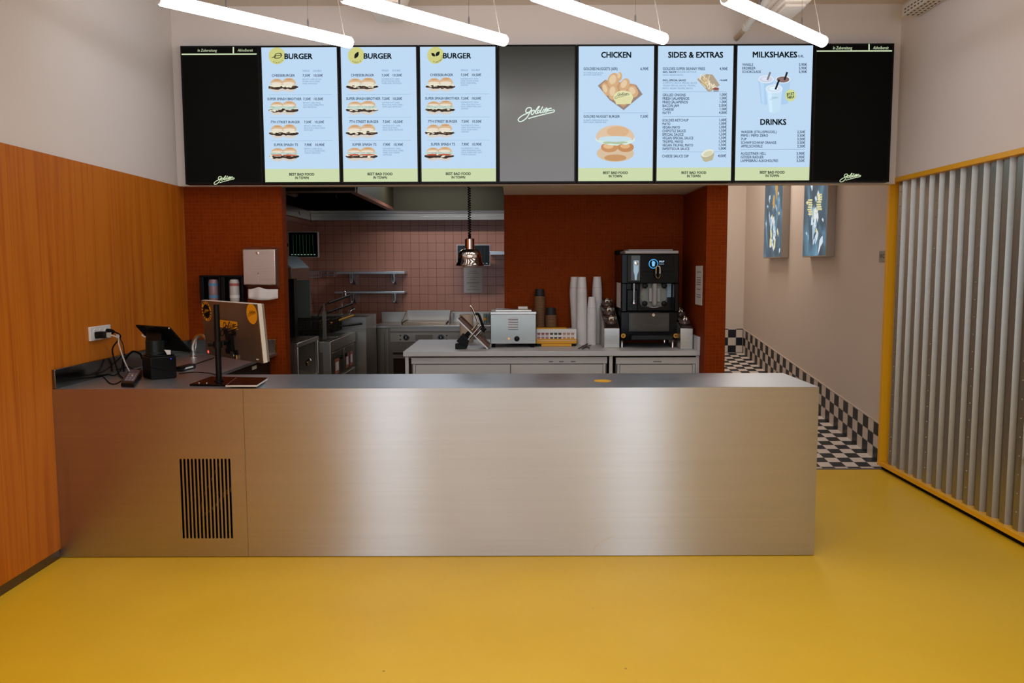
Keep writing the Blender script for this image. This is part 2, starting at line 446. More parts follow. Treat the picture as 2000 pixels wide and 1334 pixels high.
LOGO = [
    ([(640, 592), (570, 600), (540, 560), (548, 490), (600, 425), (690, 402), (750, 430), (752, 490), (700, 555), (640, 600), (540, 650), (430, 700), (320, 775), (250, 850), (244, 900), (285, 945), (360, 945), (450, 905), (540, 835), (610, 750), (670, 650), (710, 560), (770, 500)], 36),
    ([(835, 505), (785, 535), (750, 600), (758, 662), (795, 675), (850, 620), (872, 545), (850, 500), (815, 520)], 34),
    ([(870, 560), (960, 500), (1040, 415), (1075, 365), (1045, 358), (985, 430), (935, 530), (918, 610), (945, 645), (1000, 615)], 34),
    ([(1085, 500), (1025, 520), (990, 570), (1008, 618), (1060, 590), (1130, 500), (1200, 362), (1140, 480), (1100, 570), (1115, 608), (1165, 585)], 34),
    ([(1255, 450), (1200, 545), (1200, 598), (1255, 570)], 32),
    ([(1262, 402), (1266, 396)], 26),
    ([(1285, 540), (1340, 490), (1370, 435), (1340, 418), (1290, 490), (1272, 550), (1300, 585), (1370, 560)], 32),
    ([(1360, 565), (1385, 500), (1430, 455), (1490, 435), (1550, 432)], 42),
    ([(1390, 532), (1480, 520), (1590, 500), (1645, 502), (1652, 545), (1610, 580), (1500, 608), (1300, 655), (1000, 730), (780, 790), (640, 835)], 34),
]
def logo(mb, fmap, u0, v0, w, weight=1.0):
    """the scripted word mark inside a box of width w whose top left is (u0, v0); v grows downward"""
    sc = w / 1430.0
    for pts, wd in LOGO:
        P = [Vector((p[0], p[1], 0)) for p in pts]; Q = []
        for i in range(len(P) - 1):
            p0 = P[max(i - 1, 0)]; p1 = P[i]; p2 = P[i + 1]; p3 = P[min(i + 2, len(P) - 1)]
            for k in range(4):
                t = k / 4
                Q.append(0.5 * ((2 * p1) + (p2 - p0) * t + (2 * p0 - 5 * p1 + 4 * p2 - p3) * t * t + (3 * p1 - p0 - 3 * p2 + p3) * t ** 3))
        Q.append(P[-1]); n = len(Q); vs = []
        for i, q in enumerate(Q):
            d = Q[min(i + 1, n - 1)] - Q[max(i - 1, 0)]; d = d.normalized() if d.length else Vector((1, 0, 0))
            nn = Vector((-d.y, d.x, 0)) * wd * 0.5 * weight
            for z in (q + nn, q - nn): vs.append(fmap(u0 + (z.x - 230) * sc, v0 + (z.y - 340) * sc))
        mb.add(vs, [(2 * i, 2 * i + 1, 2 * i + 3, 2 * i + 2) for i in range(n - 1)])

def px_map(Y):
    return lambda u, v: at(u, v, Y=Y)
def ell(cx, cy, rx, ry, n=28, a0=0, a1=2 * PI, rot=0.0):
    out = []
    for i in range(n):
        a = a0 + (a1 - a0) * i / (n if abs(a1 - a0 - 2 * PI) < 1e-6 else n - 1)
        x = rx * math.cos(a); y = ry * math.sin(a)
        out.append((cx + x * math.cos(rot) - y * math.sin(rot), cy + x * math.sin(rot) + y * math.cos(rot)))
    return out
# ------------------------------------------------------------------ the setting
XL, XR = -2.444, 2.80
YC, ZC = 4.222, 0.918            # counter front, counter top
YT, YF = 6.05, 5.985             # tiled wall, fascia
SOF, CEIL = 2.155, 3.43
YK = 9.8                         # kitchen back wall
PX0, PX1 = 1.442, 1.597          # pillar
RWX, RWY = -0.074, 6.89          # recess wall

struct('floor', MB(FLOOR).box(XL - 0.12, 2.9, -3.3, 6.075, -0.06, 0))
struct('floor_kitchen', MB(mat('kitchen_floor_tile', (70, 52, 44), 0.5)).box(XL - 0.1, PX0 + 0.1, 6.075, YK + 0.1, -0.06, 0))
m = MB(CHK_F); y0, y1 = 6.10, 10.12
m.prism([(1.56, y0, 0.001), (1.56, RAMP_Y0, 0.001), (1.56, y1, RAMP * (y1 - RAMP_Y0)), (1.56, y1, -0.06), (1.56, y0, -0.06)], (2.895 - 1.56, 0, 0))
struct('floor_corridor', m)
struct('trim_1', MB(mat('threshold_aluminium', (150, 142, 132), 0.4, 0.9)).box(1.56, 2.9, 6.07, 6.102, -0.03, 0.004))

struct('wall_left', MB(PAINT).box(XL - 0.14, XL - 0.014, -3.3, 6.06, 0, CEIL))
m = MB(WOOD)
ys = [6.05, 5.2, 3.95, 2.7, 1.45, 0.2, -1.05, -3.3]
for a, b in zip(ys[:-1], ys[1:]): m.box(XL - 0.014, XL, b + 0.0012, a - 0.0012, 0.05, 2.155)
struct('wall_left_cladding', m)
struct('baseboard_left', MB(mat('dark_steel_skirting', (96, 78, 56), 0.4, 0.7)).box(XL - 0.014, XL - 0.003, -3.3, YC - 0.002, 0, 0.05))

m = MB(PAINT); m.box(XR, 2.96, -3.3, 6.08, 2.2005, CEIL); m.box(2.868, 2.96, -3.3, 6.08, 0, 2.2005); struct('wall_right', m)
m = MB(PAINT); m.box(XL - 0.014, XR, YF, 6.08, SOF, CEIL); struct('wall_front', m)
struct('ceiling', MB(CEILP).box(XL - 0.14, 2.96, -3.3, 6.08, CEIL, CEIL + 0.1))
m = MB(PAINT)
for a, b in ((XL - 0.14, WIN[0][0]), (WIN[0][1], WIN[1][0]), (WIN[1][1], WIN[2][0]), (WIN[2][1], 2.96)): m.box(a, b, -3.3, -3.18, 0, CEIL)
for a, b in WIN: m.box(a, b, -3.3, -3.18, 0, 0.3); m.box(a, b, -3.3, -3.18, 2.8, CEIL)
struct('wall_rear', m)

# rust mosaic: the stub at the left, the pillar and the recess at the right
m = MB(MOSAIC_XZ); m.box(XL, -1.717, YT, YT + 0.01, 0, SOF); m.use(MOSAIC_YZ); m.box(XL, -1.717, YT + 0.01, 6.17, 0, SOF); struct('wall_tiled_left', m)
m = MB(MOSAIC_XZ); m.box(PX0, PX1, YT, YT + 0.01, 0, SOF); m.use(MOSAIC_YZ); m.box(PX0, PX0 + 0.01, YT + 0.01, 6.99, 0, SOF)
m.use(PAINT_C); m.box(PX0 + 0.01, PX1, YT + 0.01, 10.2, 0, 3.0); struct('wall_pillar', m)
m = MB(MOSAIC_XZ); m.box(RWX, PX0, RWY, RWY + 0.012, 0, 2.165); m.use(PINK_XZ); m.box(RWX, PX0, RWY + 0.012, 6.99, 0, 2.165); struct('wall_recess', m)
struct('ceiling_recess', MB(PAINT).box(RWX, PX0, 6.08, 6.99, 2.165, 3.0))
# kitchen behind
struct('wall_kitchen_back', MB(PINK_XZ).box(XL - 0.1, PX0 + 0.05, YK, YK + 0.1, 0, 3.05))
struct('wall_kitchen_left', MB(PINK_YZ).box(XL - 0.1, XL + 0.02, 6.17, YK, 0, 3.05))
struct('ceiling_kitchen', MB(mat('kitchen_ceiling', (190, 176, 160), 0.8)).box(XL - 0.1, PX1, 6.08, YK + 0.1, 3.0, 3.1))
# corridor at the right
XC = 2.89
struct('wall_corridor_right', MB(PAINT_C).box(XC, XC + 0.08, 6.08, 10.2, 0, 3.4))
struct('wall_corridor_end', MB(PAINT_C).box(PX1, XC, 10.1, 10.2, 0, 3.4))
struct('ceiling_corridor', MB(PAINT_C).box(PX1 - 0.2, XC + 0.08, 6.08, 10.2, 3.4, 3.5))
rz = lambda y: max(0.001, RAMP * (y - RAMP_Y0))
m = MB(CHK_YZ)
m.prism([(XC - 0.009, 6.085, 0.001), (XC - 0.009, RAMP_Y0, 0.001), (XC - 0.009, 10.1, rz(10.1)), (XC - 0.009, 10.1, rz(10.1) + 0.3), (XC - 0.009, RAMP_Y0, 0.3), (XC - 0.009, 6.085, 0.3 - 0.009)], (0.009, 0, 0))
struct('baseboard_corridor_right', m)
m = MB(mat('skirting_cap', (205, 190, 176), 0.5)); m.prism([(XC - 0.011, 6.085, 0.291), (XC - 0.011, 10.1, rz(10.1) + 0.3), (XC - 0.011, 10.1, rz(10.1) + 0.309), (XC - 0.011, 6.085, 0.30)], (0.0108, 0, 0)); struct('trim_2', m)
struct('baseboard_corridor_end', MB(CHK_XZ).box(PX1, XC - 0.009, 10.091, 10.1, rz(10.1), rz(10.1) + 0.3))

# ------------------------------------------------------------------ corrugated wall panel in its yellow frame
t = thing('corrugated_panel', 'galvanised corrugated metal wall panel in a yellow frame along the right wall', 'wall panel', (2.84, 3.5, 0))
PIT = 0.1265
prof = []
y = 6.062 - 0.018
while y > 0.9:
    prof += [(2.862, y), (2.862, y - 0.046), (2.832, y - 0.060), (2.832, y - 0.1125), (2.862, y - PIT)]
    y -= PIT
P = []
for q in prof:
    if not P or (abs(P[-1][0] - q[0]) + abs(P[-1][1] - q[1])) > 1e-5: P.append(q)
yl = P[-1][1]
pts = [(a, b, 0.06) for a, b in P] + [(2.866, yl, 0.06), (2.866, 6.044, 0.06)]
m = MB(GALV).prism(pts, (0, 0, 2.12))
for c in range(9):
    yy = 6.044 - PIT * (0 + 4 * c) - 0.086
    for k in range(19): m.sphere((2.832, yy, 0.17 + k * 0.107), 0.0056, 8)
part('corrugated_sheet', m, t)
part('top_rail', MB(YELLOW).box(2.797, 2.866, 0.9, 6.10, 2.168, 2.2), t, 0.002)
part('end_post', MB(YELLOW).box(2.80, 2.866, 6.062, 6.10, 0.034, 2.168), t, 0.002)
part('bottom_rail', MB(YELLOW).box(2.803, 2.866, 0.9, 6.062, 0.034, 0.066), t, 0.002)
part('plinth', MB(BLACK_M).box(2.83, 2.866, 0.9, 6.09, 0.0, 0.034), t)  # black strip stands in for the shadow gap under the bottom rail
q = at(1997, 905, X=2.80)
m = MB(WHITE_P); m.prism([(2.834, q.y + 0.024, q.z + 0.004), (2.834, q.y, q.z + 0.022), (2.834, q.y - 0.05, q.z + 0.022), (2.834, q.y - 0.05, q.z - 0.026), (2.834, q.y, q.z - 0.024)], (-0.012, 0, 0))
single('wall_tag', m, 'small white tag on the corrugated panel at the very right edge of view', 'tag')

# ------------------------------------------------------------------ ceiling gear
m = MB(WHITE_M)
a = at(704, 30, Y=5.3); b = at(776, 30, Y=5.3)
t = thing('air_outlet', 'white boxy air outlet on the ceiling above the veggie burger screen', 'air outlet', ((a.x + b.x) / 2, 5.3, 3.2))
zb = at(740, 37, Y=5.5).z
m = MB(CEILP); m.hexa([(a.x - 0.03, 5.1, CEIL - 0.001), (b.x + 0.05, 5.1, CEIL - 0.001), (b.x + 0.05, 5.7, CEIL - 0.001), (a.x - 0.03, 5.7, CEIL - 0.001)], [(a.x + 0.03, 5.2, zb + 0.05), (b.x, 5.2, zb + 0.05), (b.x, 5.62, zb + 0.05), (a.x + 0.03, 5.62, zb + 0.05)])
part('hood', m, t, 0.006)
m = MB(CEILP); m.box(a.x + 0.045, b.x + 0.02, 5.22, 5.6, zb + 0.02, zb + 0.05); m.box(a.x + 0.06, b.x + 0.0, 5.24, 5.58, zb, zb + 0.02)
part('grille', m, t, 0.004)

t = thing('air_unit', 'white stepped air conditioning unit on the ceiling above the milkshake screen', 'air unit', (2.2, 5.4, 3.25))
a = at(1522, 12, Y=5.2); b = at(1592, 5, Y=5.2)
zb = at(1560, 12, Y=5.3).z
part('casing', MB(CEILP).box(a.x, b.x + 0.02, 5.15, 5.6, zb + 0.04, CEIL - 0.001), t, 0.012)
part('lower_tray', MB(CEILP).box(a.x + 0.03, b.x - 0.02, 5.2, 5.68, zb, zb + 0.04), t, 0.008)
part('edge_lip', MB(CEILP).box(a.x + 0.05, b.x - 0.04, 5.24, 5.64, zb - 0.02, zb), t, 0.005)

t = thing('waste_pipe', 'pale pipe sloping from the ceiling into the wall above the sides menu screen', 'pipe', (1.7, 5.7, 3.3))
p1 = at(1438, 75, Y=5.98); p2 = at(1458, 52, Y=5.78); p3 = at(1506, -10, Y=5.35)
part('lower_tube', MB(mat('pipe_pale', (200, 176, 146), 0.4)).cyl(p1, p2, 0.020), t)
part('upper_tube', MB(WHITE_M).cyl(p2, p3, 0.023), t)
d = (p3 - p2).normalized(); part('coupling', MB(WHITE_M).cyl(p2 - d * 0.02, p2 + d * 0.02, 0.028), t)
hp = at(1486, 30, Y=5.5)
m = MB(GREY_ANOD); m.cyl((hp.x, 5.5, hp.z - 0.04), (hp.x, 5.5, CEIL - 0.001), 0.004, 8); part('hanger_rod', m, t)

t = thing('cable_tray', 'white perforated cable tray under the ceiling along the right wall', 'cable tray', (2.7, 4.0, 3.2))
ya = 5.72; zt = at(1771, 12, X=2.68).z
HOLE = mat('tray_slot_shade', (88, 74, 58), 0.9)
m = MB(WHITE_M); m.box(2.68, 2.79, 1.0, ya, zt - 0.05, zt - 0.047); m.box(2.68, 2.683, 1.0, ya, zt - 0.047, zt + 0.02); m.box(2.787, 2.79, 1.0, ya, zt - 0.047, zt + 0.02)
part('tray', m, t)
m = MB(HOLE)
for k in range(30):
    yy = ya - 0.03 - k * 0.045
    for zz in (zt - 0.012, zt - 0.034): m.box(2.6788, 2.68, yy - 0.024, yy, zz - 0.004, zz + 0.004)
    for xx in (2.70, 2.735, 2.77): m.box(xx - 0.006, xx + 0.006, yy - 0.024, yy, zt - 0.0512, zt - 0.05)
part('slot_grating', m, t)
for k in range(3):
    yy = 5.5 - 1.5 * k
    part('hanger_rod', MB(GREY_ANOD).cyl((2.735, yy, zt - 0.047), (2.735, yy, CEIL - 0.001), 0.004, 8), t)
# ------------------------------------------------------------------ the nine screens of the menu board
SX0, SPW, SY = -2.367, 0.5651, 5.9
SZ0, SZ1 = 2.160, 3.133
SKY_B = (190, 217, 242); LIME = (203, 217, 172); NAVY = (26, 54, 86); INK = (14, 24, 26); PALE = (208, 224, 184); TEAL = (92, 132, 172)
def screen(i, label, bg):
    x0 = SX0 + i * SPW
    t = thing('menu_screen', label, 'screen', (x0 + SPW / 2, SY + 0.028, SZ0), 'wall mounted menu screens')
    part('casing', MB(BLACK).box(x0 + 0.001, x0 + SPW - 0.001, SY, YF - 0.002, SZ0, SZ1), t, 0.002)
    part('display', MB(bg).box(x0 + 0.0145, x0 + SPW - 0.0145, SY - 0.0006, SY, SZ0 + 0.0135, SZ1 - 0.0135), t)
    return t, x0
def lay(k, dx=0.0):
    return lambda u, v: at(u, v, Y=SY) + Vector((dx, -0.0008 - 0.0003 * k, 0))
def fpoly(mb, f, pts): mb.add([f(u, v) for u, v in pts], [tuple(range(len(pts)))])

rb = random.Random(3)
def jag(cx, cy, w, h, n=22, amp=0.35):
    out = []
    for i in range(n):
        a = 2 * PI * i / n; r = 1 + amp * (rb.random() - 0.5)
        out.append((cx + w / 2 * math.cos(a) * (1 + 0.05 * rb.random()), cy + h / 2 * math.sin(a) * r))
    return out
BUN, BUN_L, BUN_D = (214, 180, 142), (232, 220, 202), (202, 154, 108)
PATTY, PATTY2, CHEESE, LETT, TOM, BASE = (58, 42, 36), (112, 88, 66), (232, 228, 204), (190, 212, 202), (196, 92, 62), (214, 206, 196)
def burger(t, dx, cx, cy, w, h, lettuce, tomato):
    m = MB()
    for j, (bx, bw, up) in enumerate(((cx - w * 0.21, w * 0.5, 0.0), (cx + w * 0.2, w * 0.54, -0.034))):
        L = 6 * j
        f = lambda q: lay(1 + L + q, dx)
        top = cy - h * 0.5 + h * (0.05 - up * 0.3) - (0.06 * h if j else 0)
        m.use(glow(BASE)); fpoly(m, f(0), ell(bx, cy + h * 0.30, bw * 0.42, h * 0.2))
        m.use(glow(PATTY)); fpoly(m, f(1), jag(bx, cy + h * 0.16, bw * 1.14, h * 0.30, amp=0.6))
        m.use(glow(CHEESE)); fpoly(m, f(2), jag(bx, cy + h * 0.05, bw * 1.04, h * 0.16, amp=0.9))
        for q in range(7):
            m.use(glow(rb.choice((PATTY, PATTY2, CHEESE, CHEESE)))); fpoly(m, f(3), jag(bx + bw * (rb.random() - 0.5) * 0.95, cy + h * (0.04 + 0.2 * rb.random()), bw * 0.2, h * 0.09, 8, 0.7))
        if lettuce:
            m.use(glow(LETT)); fpoly(m, f(3.5), jag(bx, cy - h * 0.06, bw * 1.04, h * 0.32, amp=0.6))
            m.use(glow((160, 184, 170)))
            for q in range(5): fpoly(m, f(3.6), jag(bx + bw * (rb.random() - 0.5) * 0.8, cy - h * 0.12 * rb.random(), bw * 0.16, h * 0.05, 8, 0.6))
        if tomato: m.use(glow(TOM)); fpoly(m, f(3.7), jag(bx, cy + h * 0.06, bw * 0.86, h * 0.11))
        bt = top; bb = cy - h * (0.06 if not lettuce else 0.16)
        m.use(glow(BUN)); fpoly(m, f(4), [(u, v) for u, v in ell(bx, bb - (bb - bt) * 0.1, bw * 0.43, (bb - bt) * 0.9, 24, PI, 2 * PI)] + [(bx + bw * 0.38, bb + h * 0.04), (bx - bw * 0.38, bb + h * 0.04)])
        m.use(glow(BUN_L)); fpoly(m, f(4.5), ell(bx - bw * 0.03, bb - (bb - bt) * 0.1, bw * 0.38, (bb - bt) * 0.24, 20))
        m.use(glow(BUN_D)); fpoly(m, f(4.6), ell(bx, bt + (bb - bt) * 0.26, bw * 0.24, (bb - bt) * 0.12, 16))
    part('burger_picture', m, t)

def footer(t, dx, x0, tx):
    m = MB(glow(LIME)); zt = at(590, 330, Y=SY).z
    part('footer_band', m.box(x0 + 0.0145, x0 + SPW - 0.0145, SY - 0.001, SY - 0.0006, SZ0 + 0.0135, zt), t)
    m = MB(glow(INK)); f = lay(3, dx)
    (a0, a1, ya, yb), (b0, b1, yc, yd) = tx
    text(m, 'BEST BAD FOOD', f, a0, a1, yb, ya, 0.03); text(m, 'IN TOWN', f, b0, b1, yd, yc, 0.03)
    part('slogan_lettering', m, t)

ROWS = ['CHEESEBURGER', 'SUPER SMASH BROTHER', '7TH STREET BURGER', 'SUPER SMASH TS']
RX_ = [(530.9, 575.9, 145, 149.8), (522.2, 589, 190.9, 195.7), (528.7, 585.7, 235.9, 240.7), (535, 582, 280.4, 285.4)]
PR_ = [(591, 606, 612.8, 630.7), (592.2, 607, 613.5, 631.3), (593.9, 608.3, 615, 633), (594.8, 609, 616, 634)]
PRICE = [('7,50€', '10,50€')] * 3 + [('7,90€', '10,90€')]
DESC = [
 [['BEEF PATTY, CHEESE, KETCHUP,', 'MUSTARD, PICKLES, ZWIEBEL-', 'WÜRFEL, MARTIN\'S BUN'], ['BEEF PATTY, CHEESE, SPECIAL', 'SAUCE, PICKLES, ZWIEBELWÜRFEL,', 'SALAT, MARTIN\'S BUN'], ['BEEF PATTY, CHEESE, SPECIAL', 'SAUCE, PICKLES, GRILLED ONIONS,', 'MARTIN\'S BUN'], ['BEEF PATTY, CHEESE, SPECIAL', 'SAUCE, PICKLES, ZWIEBELWÜRFEL,', 'TOMATEN, MARTIN\'S BUN']],
 [['PLANTBASED PATTY, CHEESE,', 'KETCHUP, MUSTARD, PICKLES,', 'ZWIEBELWÜRFEL, MARTIN\'S BUN'], ['PLANTBASED PATTY, CHEESE,', 'SPECIAL SAUCE, PICKLES, ZWIEBEL-', 'WÜRFEL, SALAT, MARTIN\'S BUN'], ['PLANTBASED PATTY, CHEESE,', 'SPECIAL SAUCE, PICKLES,', 'GRILLED ONIONS, MARTIN\'S BUN'], ['PLANTBASED PATTY, CHEESE,', 'SPECIAL SAUCE, PICKLES, ZWIEBEL-', 'WÜRFEL, SALAT, TOMATEN,', 'MARTIN\'S BUN']],
 [['PLANTBASED PATTY, VEGAN', 'CHEESE, KETCHUP, MUSTARD,', 'PICKLES, ZWIEBELWÜRFEL,', 'VEGAN BUN'], ['PLANTBASED PATTY, VEGAN', 'CHEESE, VEGAN SPECIAL SAUCE,', 'PICKLES, ZWIEBELWÜRFEL, SALAT,', 'VEGAN BUN'], ['PLANTBASED PATTY, VEGAN', 'CHEESE, VEGAN SPECIAL SAUCE,', 'PICKLES, GRILLED ONIONS,', 'VEGAN BUN'], ['PLANTBASED PATTY, VEGAN', 'CHEESE, VEGAN SPECIAL SAUCE,', 'PICKLES, ZWIEBELWÜRFEL, SALAT,', 'TOMATEN, VEGAN BUN']]]
BADGE = ['CLASSIC', 'VEGGIE', 'PLANTBASED']
LBL = ['menu screen with four beef burgers and a burger outline in its round badge', 'menu screen with four burgers and a single leaf in its round badge', 'menu screen with four burgers and a pair of leaves in its round badge']
def leaf(m, f, cx, cy, l, w, rot):
    pts = []
    for k in range(13):
        s = k / 12; pts.append((s * l - l / 2, w * math.sin(PI * s) ** 0.8))
    for k in range(11, 0, -1):
        s = k / 12; pts.append((s * l - l / 2, -w * math.sin(PI * s) ** 0.8))
    fpoly(m, f, [(cx + x * math.cos(rot) - y * math.sin(rot), cy + x * math.sin(rot) + y * math.cos(rot)) for x, y in pts])
for i in range(3):
    dx = i * SPW
    t, x0 = screen(i + 1, LBL[i], glow(SKY_B))
    footer(t, dx, x0, ((565, 614, 338, 342.8), (576.5, 603, 345, 349.8)))
    m = MB(glow((206, 206, 132))); f = lay(1, dx); fpoly(m, f, ell(541, 109.2, 16.2, 16.6, 40))
    m.use(glow(INK)); f2 = lay(2, dx)
    arc_text(m, BADGE[i], f2, 541.5, 109.2, 14.6, -0.55 if i < 2 else -0.3, 0.235 if i < 2 else 0.2, 2.6, 0.02)
    if i == 0:
        for pts, w_ in (([(531, 112.5), (536, 111), (538, 106), (543, 104.2), (549, 104.4), (550.5, 107), (546, 108.5), (537.5, 109)], 0.7), ([(535, 111), (537.5, 114), (545, 113.6), (549.5, 110), (551, 108)], 0.7), ([(538, 109), (537, 113)], 0.6), ([(546.5, 104.6), (551, 108.5)], 0.5)):
            vs = []
            for k, q in enumerate(pts):
                a = Vector(pts[max(k - 1, 0)]); b = Vector(pts[min(k + 1, len(pts) - 1)]); d = (b - a).normalized(); nn = Vector((-d.y, d.x)) * w_
                vs += [f2(q[0] + nn.x, q[1] + nn.y), f2(q[0] - nn.x, q[1] - nn.y)]
            m.add(vs, [(2 * k, 2 * k + 1, 2 * k + 3, 2 * k + 2) for k in range(len(pts) - 1)])
    elif i == 1: leaf(m, f2, 541.5, 108.5, 15, 3.6, -1.05)
    else: leaf(m, f2, 545, 106.5, 12, 3.2, -0.9); leaf(m, f2, 536.5, 108, 10, 2.8, 0.75)
    part('round_badge', m, t)
    m = MB(glow(INK)); text(m, 'BURGER', lay(4, dx), 555.6, 610.6, 115.2, 105, 0.034); part('heading_lettering', m, t)
    m = MB(glow(NAVY)); f = lay(2, dx)
    for k in range(4):
        a, b, ya, yb = RX_[k]; text(m, ROWS[k], f, a, b, yb, ya, 0.016)
        p = PR_[k]; text(m, PRICE[k][0], f, p[0], p[1], yb, ya, 0.016); text(m, PRICE[k][1], f, p[2], p[3], yb, ya, 0.016)
    part('dish_lettering', m, t)
    m = MB(glow(TEAL)); text(m, 'SINGLE', f, 591, 604.6, 140, 136.6); text(m, 'DOUBLE', f, 612, 627.6, 140, 136.6)
    for k in range(4):
        for q, s in enumerate(DESC[i][k]):
            y = RX_[k][3] + 6.6 + 4.15 * q; text(m, s, f, PR_[k][0], None, y, y - 2.7, 0.0, cond=0.66)
    for y in (185, 230, 275): fpoly(m, f, [(524 + (y - 185) * 0.05, y), (648 + (y - 185) * 0.02, y - 0.4), (648 + (y - 185) * 0.02, y - 0.1), (524 + (y - 185) * 0.05, y + 0.3)])
    part('detail_lettering', m, t)
    for k in range(4):
        burger(t, dx, 553 + (0.6 * k if i == 0 else -0.3) + (-1.5 if i == 2 else 0), 166 + 45.2 * k, (58, 62, 57)[i], 27, k in (1, 3), k == 3)

def zz(ox, oy, s=4.6): return lambda x, y: (ox + x / s, oy + y / s)
def rows(m, f, Z, items, bold=0.016):
    for s, xa, xb, ya, yb in items:
        a = Z(xa, ya); b = Z(xb, yb); text(m, s, f, a[0], b[0], b[1], a[1], bold)
# chicken
t, x0 = screen(5, 'menu screen headed CHICKEN with a tray of nuggets and a nugget burger', glow(SKY_B))
Z = zz(960, 80); F = lambda k: lay(k)
footer(t, 0, x0, ((1177.8, 1226.3, 335, 339.8), (1188.9, 1214.8, 341.7, 346.5)))
m = MB(glow(INK)); rows(m, F(2), Z, [('CHICKEN', 985, 1255, 100, 150)], 0.034); part('heading_lettering', m, t)
m = MB(glow(NAVY)); rows(m, F(2), Z, [('GOLDIES NUGGETS (6ER)', 827, 1132, 238, 262), ('6,90€', 1338, 1410, 238, 262), ('GOLDIES NUGGET BURGER', 827, 1152, 666, 690), ('7,50€', 1335, 1407, 666, 690)]); part('dish_lettering', m, t)
m = MB(glow(TEAL)); rows(m, F(2), Z, [('MIT SWEETSOUR SAUCE,', 827, 1003, 280, 293), ('KETCHUP ODER MAYO', 827, 988, 298, 311), ('NUGGETS, SWEETSOUR SAUCE,', 827, 1047, 706, 719), ('MAYO, SALAT, MARTIN\'S BUN', 827, 1030, 724, 738)], 0.0)
a = Z(827, 647); b = Z(1405, 645); fpoly(m, F(2), [a, b, (b[0], b[1] + 0.4), (a[0], a[1] + 0.4)]); part('detail_lettering', m, t)
m = MB()
def zp(k, c, pts): m.use(glow(c)); fpoly(m, F(k), [Z(*p) for p in pts])
zp(2, (150, 132, 122), [(955, 402), (1020, 350), (1300, 395), (1357, 480), (1187, 622), (1060, 530)])
zp(2.4, (196, 152, 112), [(975, 400), (1030, 352), (1290, 390), (1322, 470), (1187, 598), (1080, 520)])
for k, (cx, cy, a_, b_, r_) in enumerate(((1095, 355, 52, 68, 0.3), (1150, 320, 22, 40, 0.1), (1195, 395, 42, 62, 0.5), (1025, 435, 30, 60, -0.3), (1092, 460, 42, 70, 0.15), (1270, 455, 44, 55, -0.5))):
    zp(2.6 + 0.3 * k, (212, 172, 130), ell(cx, cy, a_, b_, 22, rot=r_)); zp(2.75 + 0.3 * k, (228, 202, 164), ell(cx - 6, cy - 8, a_ * 0.6, b_ * 0.62, 18, rot=r_))
zp(4.8, (226, 226, 176), ell(1183, 508, 88, 62, 36)); zp(4.85, (222, 220, 168), [(1098, 500), (1270, 500), (1252, 565), (1120, 570)])
m.use(glow((86, 88, 70))); u = Z(1105, 462); logo(m, F(5.2), u[0], u[1], 29)
part('nugget_tray_picture', m, t)
m = MB()
zp(2, (214, 190, 160), ell(1112, 1010, 168, 76, 36)); zp(2.2, (198, 150, 104), ell(1112, 1050, 100, 30, 30)); zp(2.4, (200, 146, 98), ell(1060, 955, 78, 46, 24)); zp(2.4, (196, 140, 92), ell(1205, 955, 74, 44, 24))
zp(2.6, (226, 186, 140), ell(1050, 945, 46, 24, 18)); zp(2.6, (222, 178, 130), ell(1200, 945, 44, 22, 18)); zp(2.8, (212, 232, 226), jag(1112, 885, 350, 100, 30, 0.35)); zp(2.9, (176, 196, 160), jag(1112, 912, 220, 30, 16, 0.6))
zp(3.1, (222, 194, 164), ell(1110, 868, 172, 110, 40, PI, 2 * PI) + [(1270, 890), (950, 890)]); zp(3.3, (218, 178, 138), ell(1135, 815, 100, 48, 30)); zp(3.5, (198, 222, 232), ell(1110, 880, 150, 26, 26))
part('nugget_burger_picture', m, t)
# sides and extras
t, x0 = screen(6, 'menu screen headed SIDES & EXTRAS with long price list and a tray of fries', glow(SKY_B))
Z = zz(1270, 80)
footer(t, 0, x0, ((1270 + 280 / 4.6, 1270 + 503 / 4.6, 334.8, 339.6), (1270 + 330 / 4.6, 1270 + 450 / 4.6, 341.5, 346.3)))
m = MB(glow(INK)); rows(m, F(2), Z, [('SIDES & EXTRAS', 160, 655, 100, 150)], 0.034); part('heading_lettering', m, t)
m = MB(glow(NAVY))
L6 = [('GOLDIES SUPER SKINNY FRIES', 113, 492, 238, 262), ('4,90€', 622, 695, 238, 262), ('CHEESE SAUCE DIP', 106, 345, 1023, 1047), ('4,00€', 607, 682, 1020, 1044)]
for k, (s, xb, p) in enumerate((('GRILLED ONIONS', 317, '1,00€'), ('FRESH JALAPEÑOS', 350, '1,00€'), ('FRIED JALAPEÑOS', 338, '1,00€'), ('BACON JAM', 257, '2,00€'), ('CHEESE', 211, '1,00€'), ('PATTY', 187, '4,00€'))):
    y = 474 + 32.3 * k; L6 += [(s, 111, xb, y, y + 23), (p, 626 if p[0] == '1' else 616, 690, y - 3, y + 20)]
for k, (s, xb, p) in enumerate((('GOLDIES KETCHUP', 343, '1,00€'), ('MAYO', 180, '1,00€'), ('VEGAN MAYO', 267, '1,00€'), ('CHIPOTLE SAUCE', 320, '1,50€'), ('SPECIAL SAUCE', 299, '1,50€'), ('VEGAN SPECIAL SAUCE', 387, '1,50€'), ('TRÜFFEL MAYO', 295, '1,50€'), ('VEGAN TRÜFFEL MAYO', 385, '1,50€'), ('SWEETSOUR SAUCE', 352, '1,00€'))):
    y = 701 + 32.1 * k; L6 += [(s, 108, xb, y, y + 23), (p, 621 - 0.5 * k, 687 - 0.5 * k, y - 3, y + 20)]
rows(m, F(2), Z, L6); part('dish_lettering', m, t)
